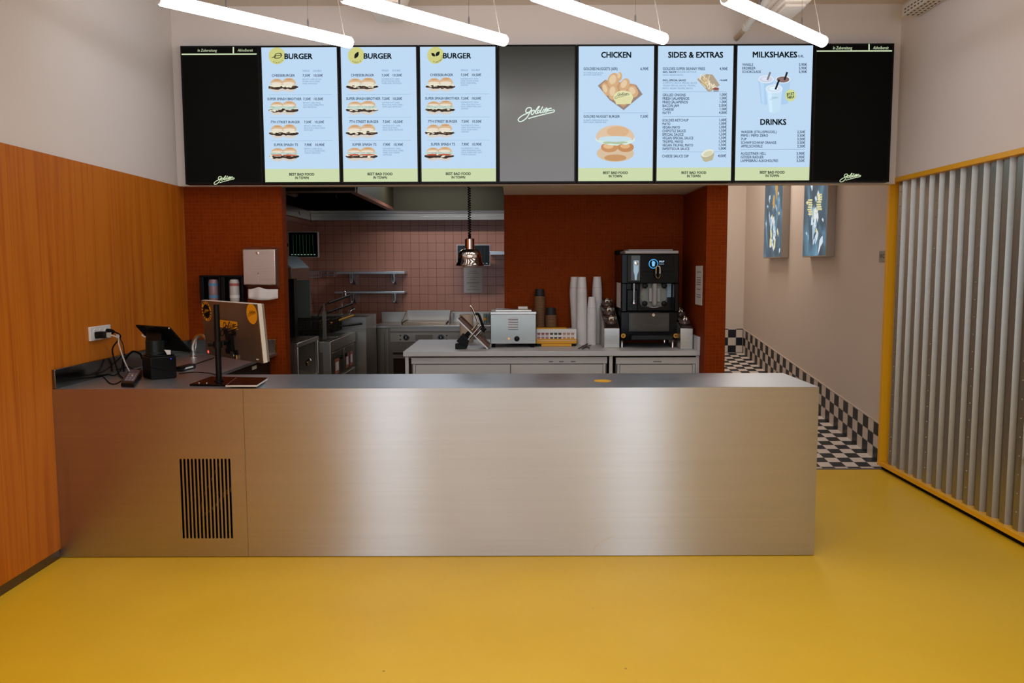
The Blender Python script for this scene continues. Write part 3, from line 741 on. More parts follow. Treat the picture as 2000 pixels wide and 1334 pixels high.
m = MB(glow(NAVY)); rows(m, F(2), Z, [('INCL. SAUCE', 113, 233, 273, 288), ('INCL. SPECIAL SAUCE', 113, 320, 346, 361), ('+0,60€', 623, 693, 346, 360)], 0.035)
m.use(glow(TEAL)); rows(m, F(2), Z, [('(GOLDIES KETCHUP,', 241, 415, 273, 288), ('MAYO, VEGAN MAYO)', 113, 295, 299, 314), ('(CHIPOTLE SAUCE, SPECIAL SAUCE,', 113, 423, 370, 385), ('VEGAN SPECIAL SAUCE, TRÜFFEL', 113, 407, 394, 409), ('MAYO, VEGAN TRÜFFEL MAYO)', 111, 381, 418, 433)], 0.0)
for y, xe in ((456, 686), (679, 686), (997, 682)):
    a = Z(110, y); b = Z(xe, y - 1); fpoly(m, F(2), [a, b, (b[0], b[1] + 0.45), (a[0], a[1] + 0.45)])
part('detail_lettering', m, t)
m = MB()
zp(2.2, (176, 160, 138), [(420, 345), (500, 297), (560, 303), (625, 398), (606, 410), (537, 458), (516, 452)])
for k in range(46):
    u = rb.random(); v = rb.random(); cx = 440 + 150 * u; cy = 330 + 95 * v - 20 * (1 - u)
    if (cx - 440) * 0.75 + 330 - 8 > cy + 60 or cy > 345 + (cx - 425) * 1.0: continue
    a = -0.9 + 1.5 * rb.random(); dx, dy = 26 * math.cos(a + PI / 2), 26 * math.sin(a + PI / 2); nx, ny = -dy * 0.11, dx * 0.11
    zp(2.4 + 0.02 * k, rb.choice([(230, 222, 190), (222, 206, 160), (240, 234, 212), (206, 176, 120)]), [(cx - dx + nx, cy - dy + ny), (cx + dx + nx, cy + dy + ny), (cx + dx - nx, cy + dy - ny), (cx - dx - nx, cy - dy - ny)])
zp(3.6, (150, 160, 172), [(562, 432), (618, 430), (612, 458), (570, 460)]); zp(3.8, (150, 84, 76), ell(590, 431, 28, 12, 20))
part('fries_picture', m, t)
m = MB(); zp(2.2, (186, 180, 150), [(455, 1035), (478, 990), (560, 985), (576, 1015), (560, 1070), (500, 1088), (476, 1078)]); zp(2.6, (232, 232, 214), ell(514, 1008, 58, 30, 26, rot=-0.35)); zp(2.8, (212, 210, 178), ell(518, 1012, 44, 21, 22, rot=-0.35))
part('sauce_dip_picture', m, t)
# milkshakes and drinks
t, x0 = screen(7, 'menu screen headed MILKSHAKES and DRINKS with three shake cups and a round badge', glow(SKY_B))
footer(t, 0, x0, ((1270 + 984 / 4.6, 1270 + 1208 / 4.6, 334.2, 339), (1270 + 1036 / 4.6, 1270 + 1156 / 4.6, 340.9, 345.7)))
m = MB(glow(INK)); rows(m, F(2), Z, [('MILKSHAKES', 920, 1320, 98, 148), ('DRINKS', 988, 1222, 703, 753)], 0.034); part('heading_lettering', m, t)
m = MB(glow(NAVY)); L7 = [('0,4L', 1328, 1380, 125, 148)]
for k, (s, xb) in enumerate((('VANILLE', 925), ('ERDBEER', 946), ('SCHOKOLADE', 994))): y = 201 + 32.5 * k; L7 += [(s, 826, xb, y, y + 23), ('5,90€', 1335, 1408, y, y + 23)]
for k, (s, xb, p) in enumerate((('WASSER (STILL/SPRUDEL)', 1135, '2,50€'), ('PEPSI / PEPSI ZERO', 1059, '3,50€'), ('7UP', 865, '3,50€'), ('SCHWIP SCHWAP ORANGE', 1132, '3,50€'), ('APFELSCHORLE', 1008, '3,50€'))): y = 806 + 32 * k; L7 += [(s, 815, xb, y, y + 23), (p, 1320, 1392, y, y + 23)]
for k, (s, xb, p) in enumerate((('AUGUSTINER HELL', 1040, '3,90€'), ('GÖSSER RADLER', 1018, '3,90€'), ('LAMMSBRÄU ALKOHOLFREI', 1147, '3,50€'))): y = 1000 + 32.2 * k; L7 += [(s, 812, xb, y, y + 23), (p, 1314, 1387, y, y + 23)]
rows(m, F(2), Z, L7); a = Z(813, 975); b = Z(1390, 972); fpoly(m, F(2), [a, b, (b[0], b[1] + 0.45), (a[0], a[1] + 0.45)]); part('dish_lettering', m, t)
def shake(k, cx, ty, rx, by, rbx, body, cream, straw, sx, sy):
    global m
    m = MB()
    zp(k, body, [(cx - rx, ty), (cx + rx, ty), (cx + rbx, by), (cx, by + 14), (cx - rbx, by)]); zp(k + 0.1, tuple(min(255, c + 12) for c in body), [(cx - rx * 0.8, ty), (cx - rx * 0.3, ty), (cx - rbx * 0.3, by), (cx - rbx * 0.8, by)])
    zp(k + 0.2, (224, 236, 244), ell(cx, ty, rx, rx * 0.5, 30)); zp(k + 0.3, cream, ell(cx, ty, rx * 0.84, rx * 0.4, 28)); zp(k + 0.4, tuple(min(255, int(c * 1.08)) for c in cream), ell(cx - 4, ty - 3, rx * 0.5, rx * 0.22, 20))
    zp(k + 0.6, straw, [(cx + 4, ty + 4), (cx + 20, ty + 8), (sx + 8, sy + 3), (sx - 8, sy - 3)])
    if k == 3: m.use(glow((150, 180, 186))); u = Z(1076, 500); logo(m, F(4.2), u[0], u[1], 16)
    part('shake_picture', m, t)
shake(2, 1040, 345, 70, 560, 46, (172, 206, 236), (204, 212, 228), (130, 124, 132), 1078, 280)
shake(2, 1192, 347, 68, 560, 46, (172, 206, 236), (128, 104, 100), (40, 34, 40), 1230, 280)
shake(3, 1112, 430, 76, 640, 48, (196, 224, 244), (206, 226, 240), (20, 26, 34), 1158, 348)
m = MB(glow((206, 218, 150))); fpoly(m, F(5), [Z(*p) for p in ell(1260, 490, 48, 54, 32)])
m.use(glow(INK))
def tilt(u, v): 
    du, dv = u - 0, v - 0; r = -0.14
    return F(5.4)(*Z(1260 + du * math.cos(r) - dv * math.sin(r), 490 + du * math.sin(r) + dv * math.cos(r)))
text(m, 'JETZT', tilt, -36, 36, -3, -24, 0.04); text(m, 'NEU!', tilt, -30, 30, 26, 5, 0.04); part('round_badge', m, t)
# order screens at both ends and the plain logo screen
for i, ld, (a, b, c, d), (l0, l1, ly), (tx0, tx1), lg, lab in (
        (0, 0, (386, 424, 95.8, 101), (354.8, 501.3, 104.5), (454.6, 457.2), (417.8, 343.0, 40), 'black order status screen at the left end of the menu board'),
        (8, 1, (1626.6, 1664.6, 90.6, 96.4), (1595, 1742, 98.4), (1696, 1698.4), (1640, 338.0, 41), 'black order status screen at the right end of the menu board')):
    t, x0 = screen(i, lab, mat('black_screen', (5, 7, 6), 0.35, spec=0.12))
    m = MB(glow(PALE)); f = F(2); text(m, 'In Zubereitung', f, a, b, d, c, 0.0, 0.25)
    if i == 0: text(m, 'Abholbereit', f, 464, 494.3, 100.7, 95.5, 0.0, 0.25)
    else: text(m, 'Abholbereit', f, 1704.8, 1735.6, 96.2, 90.4, 0.0, 0.25)
    part('status_lettering', m, t)
    m = MB(glow(PALE)); fpoly(m, f, [(l0, ly + 0.4), (l1, ly - 0.1), (l1, ly + 2.3), (l0, ly + 2.8)]); fpoly(m, f, [(tx0, ly - 12.6), (tx1, ly - 12.6), (tx1, ly - 0.6), (tx0, ly - 0.6)]); part('rule_edging', m, t)
    m = MB(glow(PALE)); logo(m, f, *lg, 1.3); part('logo', m, t)
k = NT('grey_screen_picture'); k.set(Base_Color=(0.01, 0.01, 0.01, 1), Roughness=0.3)
g = k.n('ShaderNodeNewGeometry'); sp = k.n('ShaderNodeSeparateXYZ'); k.l(g.outputs['Position'], sp.inputs[0])
mr = k.n('ShaderNodeMapRange'); mr.inputs['From Min'].default_value = SZ1; mr.inputs['From Max'].default_value = SZ0; k.l(sp.outputs['Z'], mr.inputs['Value'])
cr = k.n('ShaderNodeValToRGB'); k.l(mr.outputs['Result'], cr.inputs['Fac']); e = cr.color_ramp.elements
e[0].position = 0.04; e[0].color = c4((26, 32, 28)); e[1].position = 0.42; e[1].color = c4((106, 104, 100)); q = e.new(0.22); q.color = c4((72, 72, 69)); q = e.new(1.0); q.color = c4((114, 113, 114))
k.l(cr.outputs['Color'], k.b.inputs['Emission Color']); k.b.inputs['Emission Strength'].default_value = 0.93
t, x0 = screen(4, 'grey menu screen showing only a white script logo', k.m)
m = MB(glow((222, 240, 228))); logo(m, F(2), 1011.5, 207, 71.5, 1.15); part('logo', m, t)

# ------------------------------------------------------------------ four hanging light tubes
TL, TZ, TR_ = 1.16, 2.92, 0.034
ends = [at(687, 84, Z=TZ), at(988, 80, Z=TZ), at(1299, 77, Z=TZ), at(1609, 82, Z=TZ)]
TLAB = ['lit hanging light tube, leftmost of the four, over the beef burger screen', 'lit hanging light tube ending over the leaf badge burger screens', 'lit hanging light tube ending over the CHICKEN menu screen', 'lit hanging light tube, rightmost of the four, over the milkshake screen']
dt = Vector((math.cos(PI / 4), math.sin(PI / 4), 0))
def tube_light(e, label):
    a = e - dt * TL
    t = thing('tube_light', label, 'light', ((a.x + e.x) / 2, (a.y + e.y) / 2, TZ), 'hanging light tubes')
    m = MB(TUBE_L); n = 20
    m.lathe([(0.018, 0.004), (TR_ - 0.005, 0.006), (TR_, 0.014), (TR_, TL - 0.014), (TR_ - 0.005, TL - 0.006), (0.018, TL - 0.004)], a, n, axis=dt); part('diffuser', m, t)
    m = MB(WHITE_P); m.cyl(a, a + dt * 0.005, 0.026); part('end_cap', m, t)
    m = MB(WHITE_P); m.cyl(e - dt * 0.005, e, 0.026); part('end_cap', m, t)
    for s in (0.36, TL - 0.30):
        q = a + dt * s; m = MB(GREY_ANOD); m.lathe([(0.005, 0), (0.005, 0.035), (0.0015, 0.05)], (q.x, q.y, TZ + TR_), 8); m.cyl((q.x, q.y, TZ + TR_ + 0.05), (q.x, q.y, CEIL - 0.001), 0.0009, 6); part('suspension_wire', m, t)
    q = e - dt * 0.05; m = MB(mat('clear_cable', (190, 180, 170), 0.3))
    m.tube([(q.x, q.y, TZ + TR_), (q.x - 0.02, q.y, TZ + 0.14), (q.x - 0.045, q.y + 0.02, TZ + 0.3), (q.x - 0.05, q.y + 0.02, CEIL - 0.001)], 0.0022, 6); part('power_cable', m, t)
for e, l in zip(ends, TLAB): tube_light(e, l)
# ------------------------------------------------------------------ the service counter
t = thing('service_counter', 'long brushed steel service counter standing on the yellow floor', 'counter', (-0.4, 4.5, 0))
XE = 1.617
gx0, gx1, gz0, gz1, NS, SW = -1.783, -1.512, 0.104, 0.542, 14, 0.0112
m = MB(COUNTER_STEEL); xs = -1.432
m.box(XL, gx0, YC, YC + 0.012, 0.004, ZC); m.box(gx1, xs - 0.001, YC, YC + 0.012, 0.004, ZC)
m.box(gx0, gx1, YC, YC + 0.012, 0.004, gz0); m.box(gx0, gx1, YC, YC + 0.012, gz1, ZC)
pit = (gx1 - gx0 - SW) / (NS - 1)
for k in range(NS - 1): m.box(gx0 + k * pit + SW, gx0 + (k + 1) * pit, YC, YC + 0.012, gz0, gz1)
for k in range(NS):      # rounded slot ends
    c = gx0 + k * pit + SW / 2; r = SW / 2
    for zc, sg in ((gz0 + r, -1), (gz1 - r, 1)):
        for sd in (-1, 1):
            arc = [(c + sd * r * math.cos(q * PI / 8), YC, zc + sg * r * math.sin(q * PI / 8)) for q in range(5)]
            m.prism(arc + [(c + sd * r, YC, zc + sg * r)], (0, 0.012, 0))
fl = part('front_panel', m, t)
m = MB(BLACK_M); m.box(gx0 - 0.02, gx1 + 0.02, YC + 0.16, YC + 0.17, gz0 - 0.02, gz1 + 0.02)
m.box(gx0 - 0.021, gx0 - 0.02, YC + 0.0122, YC + 0.17, gz0 - 0.02, gz1 + 0.02); m.box(gx1 + 0.02, gx1 + 0.021, YC + 0.0122, YC + 0.17, gz0 - 0.02, gz1 + 0.02)
m.use(mat('vent_cavity_tube', (110, 84, 60), 0.5))
m.tube([(-1.73, YC + 0.1, 0.16), (-1.70, YC + 0.09, 0.30), (-1.64, YC + 0.08, 0.42), (-1.60, YC + 0.08, 0.5)], 0.004, 6)
m.tube([(-1.71, YC + 0.1, 0.20), (-1.64, YC + 0.07, 0.25), (-1.58, YC + 0.08, 0.32), (-1.52, YC + 0.06, 0.36)], 0.008, 6)
m.tube([(-1.60, YC + 0.08, 0.24), (-1.59, YC + 0.08, 0.32), (-1.53, YC + 0.07, 0.365)], 0.007, 6)
part('vent_cavity', m, t)
part('front_panel', MB(COUNTER_STEEL).box(xs + 0.0006, XE, YC, YC + 0.012, 0.004, ZC), t)
part('end_panel', MB(COUNTER_STEEL).box(XE - 0.012, XE, YC + 0.012, 4.80, 0.004, ZC - 0.018), t)
m = MB(TOP_STEEL); m.prism([(XL, YC + 0.0122, ZC), (XE, YC + 0.0122, ZC), (XE, 4.80, ZC), (-1.78, 4.80, ZC), (-1.78, 6.035, ZC), (XL, 6.035, ZC)], (0, 0, -0.018)); part('worktop', m, t)
m = MB(UPSTAND_STEEL); m.box(XL + 0.0005, XL + 0.018, YC + 0.006, 6.047, ZC + 0.0002, 1.021); m.box(XL + 0.018, -1.79, 6.032, 6.048, ZC + 0.0002, 1.021); part('upstand', m, t, 0.002)
m = MB(DARKSTEEL); m.box(XL + 0.03, -1.83, 4.86, 6.02, 0.0, ZC - 0.019); m.box(XL + 0.03, XE - 0.04, 4.40, 4.78, 0.05, ZC - 0.019)
part('base_cabinet', m, t)
q = at(497, 718, X=-1.828); m = MB(PAPER); m.box(-1.8295, -1.8285, q.y - 0.05, q.y + 0.05, q.z - 0.012, q.z + 0.012); part('cabinet_label', m, t)
m = MB(mat('scratch_bright', (226, 216, 204), 0.2, 1.0))
SCR = [at(1158 + 42 * s, 1077 - 30 * (s ** 0.5), Y=YC - 0.0004) for s in [i / 12 for i in range(13)]]
m.tube(SCR, 0.0011, 4, smooth=False); part('scratch', m, fl, root=t)
q = at(1177, 744, Z=ZC)
single('round_sticker', MB(YELLOW).lathe([(0.05, 0), (0.05, 0.0006), (0, 0.0006)], (q.x, q.y, ZC + 0.0002), 32), 'round yellow sticker lying flat on the counter top', 'sticker')

# ------------------------------------------------------------------ things on the counter's left end
# screen stand: pole, base plate and the monitor seen from behind
t = thing('monitor_stand', 'silver-backed monitor with yellow stickers on a black pole stand on the counter', 'monitor', (-1.60, 4.45, ZC))
A = [at(370, 754, Z=ZC), at(502, 756, Z=ZC), at(522, 741, Z=ZC), at(412, 738.5, Z=ZC)]
m = MB(BLACK_G); m.prism([(p.x, p.y, ZC + 0.001) for p in A], (0, 0, 0.010)); bp_ = part('base_plate', m, t, 0.002)
m = MB(CHROME)
for u, v in ((389, 748), (404, 748)): p = at(u, v, Z=ZC + 0.011); m.lathe([(0.007, 0), (0.007, 0.003), (0.004, 0.004)], (p.x, p.y, ZC + 0.011), 12)
part('bolt', m, bp_, root=t)
pp = at(428, 748, Z=ZC); topz = at(428, 594, Y=pp.y).z
m = MB(BLACK); m.lathe([(0.016, 0), (0.016, topz - ZC - 0.014), (0.013, topz - ZC - 0.012)], (pp.x, pp.y, ZC + 0.011), 20); m.lathe([(0.026, 0), (0.026, 0.006), (0.017, 0.008)], (pp.x, pp.y, ZC + 0.011), 20); part('pole', m, t)
cm = Vector((-1.602, 4.55, 1.2024)); W_, H_ = 0.639, 0.325
psi, tau = -0.745, 0.082
u = Vector((math.cos(psi), math.sin(psi), 0)); n0 = Vector((-math.sin(psi), math.cos(psi), 0)); dn = Vector((0, 0, -1)) * math.cos(tau) + n0 * math.sin(tau)
u, dn = u * math.cos(0.008) + dn * math.sin(0.008), dn * math.cos(0.008) - u * math.sin(0.008)
nb = u.cross(dn).normalized()                         # away from the room
if nb.y < 0: nb = -nb
MM = lambda a, b, c: cm + u * a + dn * b + nb * c     # along the width, downward, away from the viewer
def mbox(mb, a0, a1, b0, b1, c0, c1):
    return mb.hexa([MM(a0, b0, c0), MM(a1, b0, c0), MM(a1, b1, c0), MM(a0, b1, c0)], [MM(a0, b0, c1), MM(a1, b0, c1), MM(a1, b1, c1), MM(a0, b1, c1)])
BACKM = mat('monitor_back_bronze', (136, 118, 100), 0.32, 0.75)
SIDEM = mat('monitor_pale_edge', (214, 206, 194), 0.4)
m = MB(BACKM); mbox(m, -W_ / 2 + 0.002, W_ / 2 - 0.002, -H_ / 2 + 0.002, H_ / 2, 0.0, 0.004); hs = part('back_shell', m, t)
m = MB(SIDEM); mbox(m, -W_ / 2, W_ / 2, -H_ / 2, H_ / 2, 0.004, 0.030); part('edge_frame', m, t, 0.004)
m = MB(mat('monitor_screen_rim', (120, 110, 96), 0.5)); mbox(m, -W_ / 2 + 0.003, W_ / 2 - 0.003, -H_ / 2 + 0.003, H_ / 2 - 0.003, 0.030, 0.044); part('screen_bezel', m, t, 0.003)
def mpix(x, y):          # a point of the frame on the back shell -> its own coordinates
    d = ray(x, y); o = Vector((0, 0, CAM_H)); s = (cm - o).dot(nb) / d.dot(nb); p = o + d * s - cm
    return p.dot(u), p.dot(dn)
a, b = mpix(492, 613); ORG = mat('sticker_yellow', (236, 166, 20), 0.5)
def mdisc(mb, a, b, r, c, n=36): mb.add([MM(a + r * math.cos(2 * PI * i / n), b + r * math.sin(2 * PI * i / n), c) for i in range(n)], [tuple(range(n))])
m = MB(ORG); mdisc(m, a, b, 0.056, -0.0006); m.use(BLACK_M); logo(m, lambda x, y: MM(x, y, -0.0010), a - 0.042, b - 0.02, 0.084); part('round_sticker', m, hs, root=t, label='round yellow sticker with black script')
a, b = mpix(403.5, 608); m = MB(ORG); mdisc(m, a, b, 0.058, -0.0006); m.use(BLACK_M); mdisc(m, a, b, 0.042, -0.0010)
for i in range(18):
    th = 2 * PI * i / 18
    if i % 6 != 5: m.add([MM(a + 0.050 * math.cos(th) + dx * math.cos(th) - dy * math.sin(th), b + 0.050 * math.sin(th) + dx * math.sin(th) + dy * math.cos(th), -0.0012) for dx, dy in ((-0.006, -0.004), (0.006, -0.004), (0.006, 0.004), (-0.006, 0.004))], [(0, 1, 2, 3)])
m.use(ORG); logo(m, lambda x, y: MM(x, y, -0.0016), a - 0.03, b - 0.014, 0.06); part('round_sticker', m, hs, root=t, label='round black sticker with yellow rim')
a0, b0 = mpix(430, 624); a1, b1 = mpix(465, 644); m = MB(ORG); m.add([MM(a0 - 0.07, b0, -0.0006), MM(a1, b0 + 0.004, -0.0006), MM(a1, b1, -0.0006), MM(a0 - 0.07, b1 - 0.004, -0.0006)], [(0, 1, 2, 3)]); m.use(BLACK_M)
logo(m, lambda x, y: MM(x, y, -0.0010), a0 - 0.015, b0 + 0.006, a1 - a0 + 0.015, 1.0); part('strip_sticker', m, hs, root=t, label='oblong yellow sticker with black script')
a, b = mpix(407, 687); m = MB(glow((235, 70, 60))); mdisc(m, a, b, 0.011, -0.0008, 16); m.use(glow((255, 190, 180))); mdisc(m, a, b, 0.004, -0.0012, 10); part('power_light', m, hs, root=t)
a, b = mpix(452, 668); m = MB(BLACK)
mbox(m, a - 0.03, a + 0.03, b - 0.05, b + 0.05, -0.018, -0.0005)
for sa in (-1, 1):
    for sb in (-1, 1): mbox(m, a + sa * 0.046 - 0.016, a + sa * 0.046 + 0.016, b + sb * 0.056 - 0.014, b + sb * 0.056 + 0.014, -0.010, -0.0005)
m.tube([(pp.x + 0.014, pp.y + 0.01, MM(a, b, 0).z), MM(a - 0.03, b, -0.05), MM(a, b, -0.016)], 0.014, 10); br_ = part('mount_bracket', m, t, 0.003)
zc_ = at(428, 673, Y=pp.y).z; m = MB(BLACK); m.lathe([(0.024, -0.018), (0.024, 0.018)], (pp.x, pp.y, zc_), 20); m.cyl((pp.x - 0.05, pp.y - 0.005, zc_), (pp.x - 0.02, pp.y - 0.005, zc_), 0.010, 12); part('pole_clamp', m, t)
m = MB(CHROME); mbox(m, a - 0.0, a + 0.03, b + 0.062, b + 0.078, -0.012, -0.001); m.cyl(MM(a + 0.034, b + 0.07, -0.006), MM(a + 0.034, b + 0.095, -0.006), 0.005, 8); m.cyl(MM(a + 0.052, b + 0.07, -0.006), MM(a + 0.052, b + 0.095, -0.006), 0.005, 8); part('plug_row', m, br_, root=t)
a, b = mpix(503, 702); m = MB(PAPER); mbox(m, a - 0.012, a + 0.012, b - 0.003, b + 0.003, -0.001, -0.0003); part('rating_label', m, hs, root=t)

T_ = [at(440, 752.5, Z=ZC + 0.02), at(502, 752.5, Z=ZC + 0.02), at(523, 739, Z=ZC + 0.02), at(461, 737, Z=ZC + 0.02)]
t = thing('tablet', 'silver-edged tablet lying flat on the base of the pole stand', 'tablet', ((T_[0].x + T_[2].x) / 2, (T_[0].y + T_[2].y) / 2, ZC + 0.0115))
part('shell', MB(mat('tablet_silver', (222, 220, 218), 0.4, 0.15)).prism([(p.x, p.y, ZC + 0.0115) for p in T_], (0, 0, 0.0075)), t, 0.002)
c_ = sum(T_, Vector()) / 4; m = MB(BLACK_G); m.prism([(c_.x + (p.x - c_.x) * 0.96, c_.y + (p.y - c_.y) * 0.96, ZC + 0.019) for p in T_], (0, 0, 0.0006)); part('glass', m, t)

# till tablet on its stand over the receipt printer
t = thing('receipt_printer', 'black square receipt printer under the tilted till tablet', 'printer', (-2.03, 4.66, ZC))
Rz = Matrix.Rotation(math.radians(42), 4, 'Z'); Mp = Matrix.Translation((-2.065, 4.665, ZC)) @ Rz
m = MB(BLACK); m.box(-0.073, 0.073, -0.073, 0.073, 0.001, 0.130, Mp); part('body', m, t, 0.006)
m = MB(BLACK_G); m.box(-0.067, 0.067, -0.067, 0.067, 0.1305, 0.138, Mp); part('cover', m, t, 0.003)
m = MB(glow((60, 80, 255))); m.box(0.069 - 0.03, 0.069 - 0.024, -0.0742, -0.0735, 0.112, 0.118, Mp); part('status_light', m, t)
m = MB(PAPER); m.prism([Mp @ Vector(p) for p in ((0.03, -0.05, 0.138), (0.05, -0.05, 0.138), (0.052, -0.045, 0.162), (0.016, -0.045, 0.166), (0.022, -0.05, 0.155))], Mp.to_3x3() @ Vector((0, 0.002, 0))); part('receipt', m, t)

t = thing('till_tablet', 'black till tablet tilted on a stubby round stand, seen from behind', 'tablet', (-2.0, 4.7, 1.055))
AA = at(265, 635, Y=4.79); uu = Vector((0.9, -0.43, -0.02)).normalized(); vv = Vector((0.29, 0.64, -0.71)).normalized(); vv = (vv - uu * vv.dot(uu)).normalized(); nn = uu.cross(vv).normalized()
TT = lambda a, b, c: AA + uu * a + vv * b + nn * c
def tbox(mb, a0, a1, b0, b1, c0, c1): return mb.hexa([TT(a0, b0, c0), TT(a1, b0, c0), TT(a1, b1, c0), TT(a0, b1, c0)], [TT(a0, b0, c1), TT(a1, b0, c1), TT(a1, b1, c1), TT(a0, b1, c1)])
m = MB(BLACK_M); tbox(m, 0, 0.28, 0, 0.22, -0.006, 0.006); part('tablet_shell', m, t, 0.004)
m = MB(BLACK_G); tbox(m, 0.006, 0.274, 0.006, 0.214, 0.006, 0.008); part('glass', m, t)
m = MB(CHROME); m.sphere(TT(0.276, 0.004, -0.004), 0.006, 10); part('corner_screw', m, t)
m = MB(BLACK); tbox(m, 0.09, 0.16, -0.006, 0.02, -0.012, -0.006); part('camera_guard', m, t, 0.002)
q = TT(0.13, 0.10, -0.012); m = MB(mat('stand_dark_green_grey', (18, 26, 24), 0.35, spec=0.25)); m.lathe([(0.058, 0.0), (0.058, 0.01), (0.054, 0.014), (0.053, 0.082)], (-2.085, 4.67, 1.0562), 28); part('stand_neck', m, t)
m = MB(BLACK); m.hexa([(-2.13, 4.635, 1.125), (-2.04, 4.635, 1.125), (-2.04, 4.71, 1.125), (-2.13, 4.71, 1.125)], [TT(0.07, 0.03, -0.0062), TT(0.20, 0.03, -0.0062), TT(0.20, 0.13, -0.0062), TT(0.07, 0.13, -0.0062)]); part('tilt_head', m, t, 0.004)
m = MB(PAPER); q = at(277, 654, Y=4.78); m.tube([q, q + Vector((0.02, 0, -0.012)), q + Vector((0.045, -0.01, -0.004)), TT(0.09, 0.06, -0.0065)], 0.004, 8); part('white_lead', m, t)

t = thing('card_terminal', 'black card terminal with grey keypad lying beside the receipt printer', 'card terminal', (-2.13, 4.5, ZC))
P_ = [at(236, 756, Z=ZC + 0.0), at(263, 757, Z=ZC + 0.0), at(279, 735, Z=ZC), at(254, 733, Z=ZC)]
m = MB(BLACK); m.hexa([(p.x, p.y, ZC + 0.001) for p in P_], [(p.x, p.y, ZC + h) for p, h in zip(P_, (0.022, 0.022, 0.04, 0.04))]); part('body', m, t, 0.006)
def tq(s, r, h=0.0008):
    f = P_[0].lerp(P_[1], s); g_ = P_[3].lerp(P_[2], s); p = f.lerp(g_, r); return Vector((p.x, p.y, ZC + 0.022 + 0.018 * r + h))
m = MB(mat('keypad_grey', (96, 94, 104), 0.5)); m.add([tq(0.12, 0.12), tq(0.88, 0.12), tq(0.88, 0.95), tq(0.12, 0.95)], [(0, 1, 2, 3)]); kp = part('keypad', m, t)
m = MB(mat('key_pale', (150, 148, 156), 0.5))
for i in range(3):
    for j in range(4): m.add([tq(0.18 + 0.24 * i + dx, 0.18 + 0.13 * j + dy, 0.0018) for dx, dy in ((0, 0), (0.15, 0), (0.15, 0.08), (0, 0.08))], [(0, 1, 2, 3)])
part('keys', m, kp, root=t)
# wall socket with its plugs and cords
t = thing('socket_strip', 'white triple wall socket on the orange wood wall', 'socket', (XL, 4.73, 1.13))
m = MB(WHITE_P); m.box(XL + 0.0005, XL + 0.014, 4.612, 4.848, 1.138, 1.219); fp = part('frame_plate', m, t, 0.003)
for k in range(3):
    yy = 4.665 + 0.0655 * k; m = MB(WHITE_P); m.lathe([(0.027, 0), (0.027, 0.003), (0.021, 0.003), (0.020, -0.001)], (XL + 0.0142, yy, 1.178), 24, axis=(1, 0, 0)); part('outlet', m, fp, root=t)
def cord(pts, r, matl, label, group=None, extra=None, name='cable'):
    m = MB(matl); m.tube(pts, r, 8)
    if extra: extra(m)
    return single(name, m, label, 'cable', group)
def plugbody(x, y, z, sy):
    def f(m): m.lathe([(0.018, 0.016), (0.019, 0.03), (0.015, 0.05), (0.006, 0.062)], (XL, y, z), 14, axis=(1, sy, 0.0))
    return f
pz = 1.178
t1 = at(262, 731, Z=ZC + 0.042)
cord([(XL + 0.085, 4.69, pz - 0.01), (XL + 0.12, 4.72, pz - 0.03), at(232, 672, Y=4.72), at(243, 705, Y=4.69), at(254, 727, Y=4.68), (t1.x, t1.y - 0.02, ZC + 0.036)], 0.0042, mat('pale_cord', (190, 180, 168), 0.5), 'pale cord hanging from the wall socket to the card terminal', extra=lambda m: m.box(XL + 0.06, XL + 0.09, 4.672, 4.70, pz - 0.022, pz + 0.004))
m = MB(BLACK); m.box(XL + 0.018, XL + 0.075, 4.648, 4.69, pz - 0.028, pz + 0.012); single('power_adapter', m, 'black flat plug-in adapter in the left outlet of the wall socket', 'adapter', bevel=0.005)
cord([(XL + 0.06, 4.80, pz), (XL + 0.09, 4.81, pz - 0.03), at(220, 680, Y=4.80), at(224, 705, Y=4.80), at(232, 730, Z=ZC + 0.012), at(240, 738, Z=ZC + 0.012)], 0.0042, RUBBER, 'thick black cord dropping straight from the wall socket to the counter', 'black cords', plugbody(XL, 4.797, pz, 0.0))
TG = at(230, 656, Y=4.93)
m_t = lambda m: (m.use(PAPER), m.box(TG.x - 0.01, TG.x + 0.008, 4.929, 4.933, TG.z - 0.014, TG.z + 0.010))
cord([(XL + 0.07, 4.80, pz - 0.004), at(229, 652, Y=4.93), at(240, 672, Y=5.0), at(243, 690, Y=5.02), at(247, 697, Y=5.0), at(252, 712, Z=ZC + 0.008)], 0.0026, RUBBER, 'thin black cord with a white tag arching from the wall socket', 'black cords', m_t)
G = lambda pts, r, lab: cord(pts, r, RUBBER, lab, 'black cords')
G([at(242, 726, Z=ZC + 0.006), at(243, 706, Y=4.9), at(258, 687, Y=4.9), at(273, 691, Y=4.85), at(278, 700, Y=4.8)], 0.006, 'thick black cord looping up behind the receipt printer')
G([at(240, 722, Z=ZC + 0.005), at(250, 716, Z=ZC + 0.02), at(262, 722, Z=ZC + 0.006), at(276, 720, Z=ZC + 0.006)], 0.0035, 'black cord lying low between the upstand and the printer')
G([at(190, 728, Z=ZC + 0.004), at(203, 737, Z=ZC + 0.004), at(214, 748, Z=ZC + 0.004), at(225, 750, Z=ZC + 0.004), at(237, 744, Z=ZC + 0.004)], 0.003, 'thin black cord trailing across the counter left of the card terminal')
G([at(225, 700, Y=4.98), at(236, 686, Y=4.98), at(240, 700, Y=4.95), at(236, 722, Y=4.85), at(222, 733, Z=ZC + 0.005), at(205, 727, Z=ZC + 0.005), at(216, 716, Z=ZC + 0.008)], 0.0036, 'tangled black cord loop against the upstand')
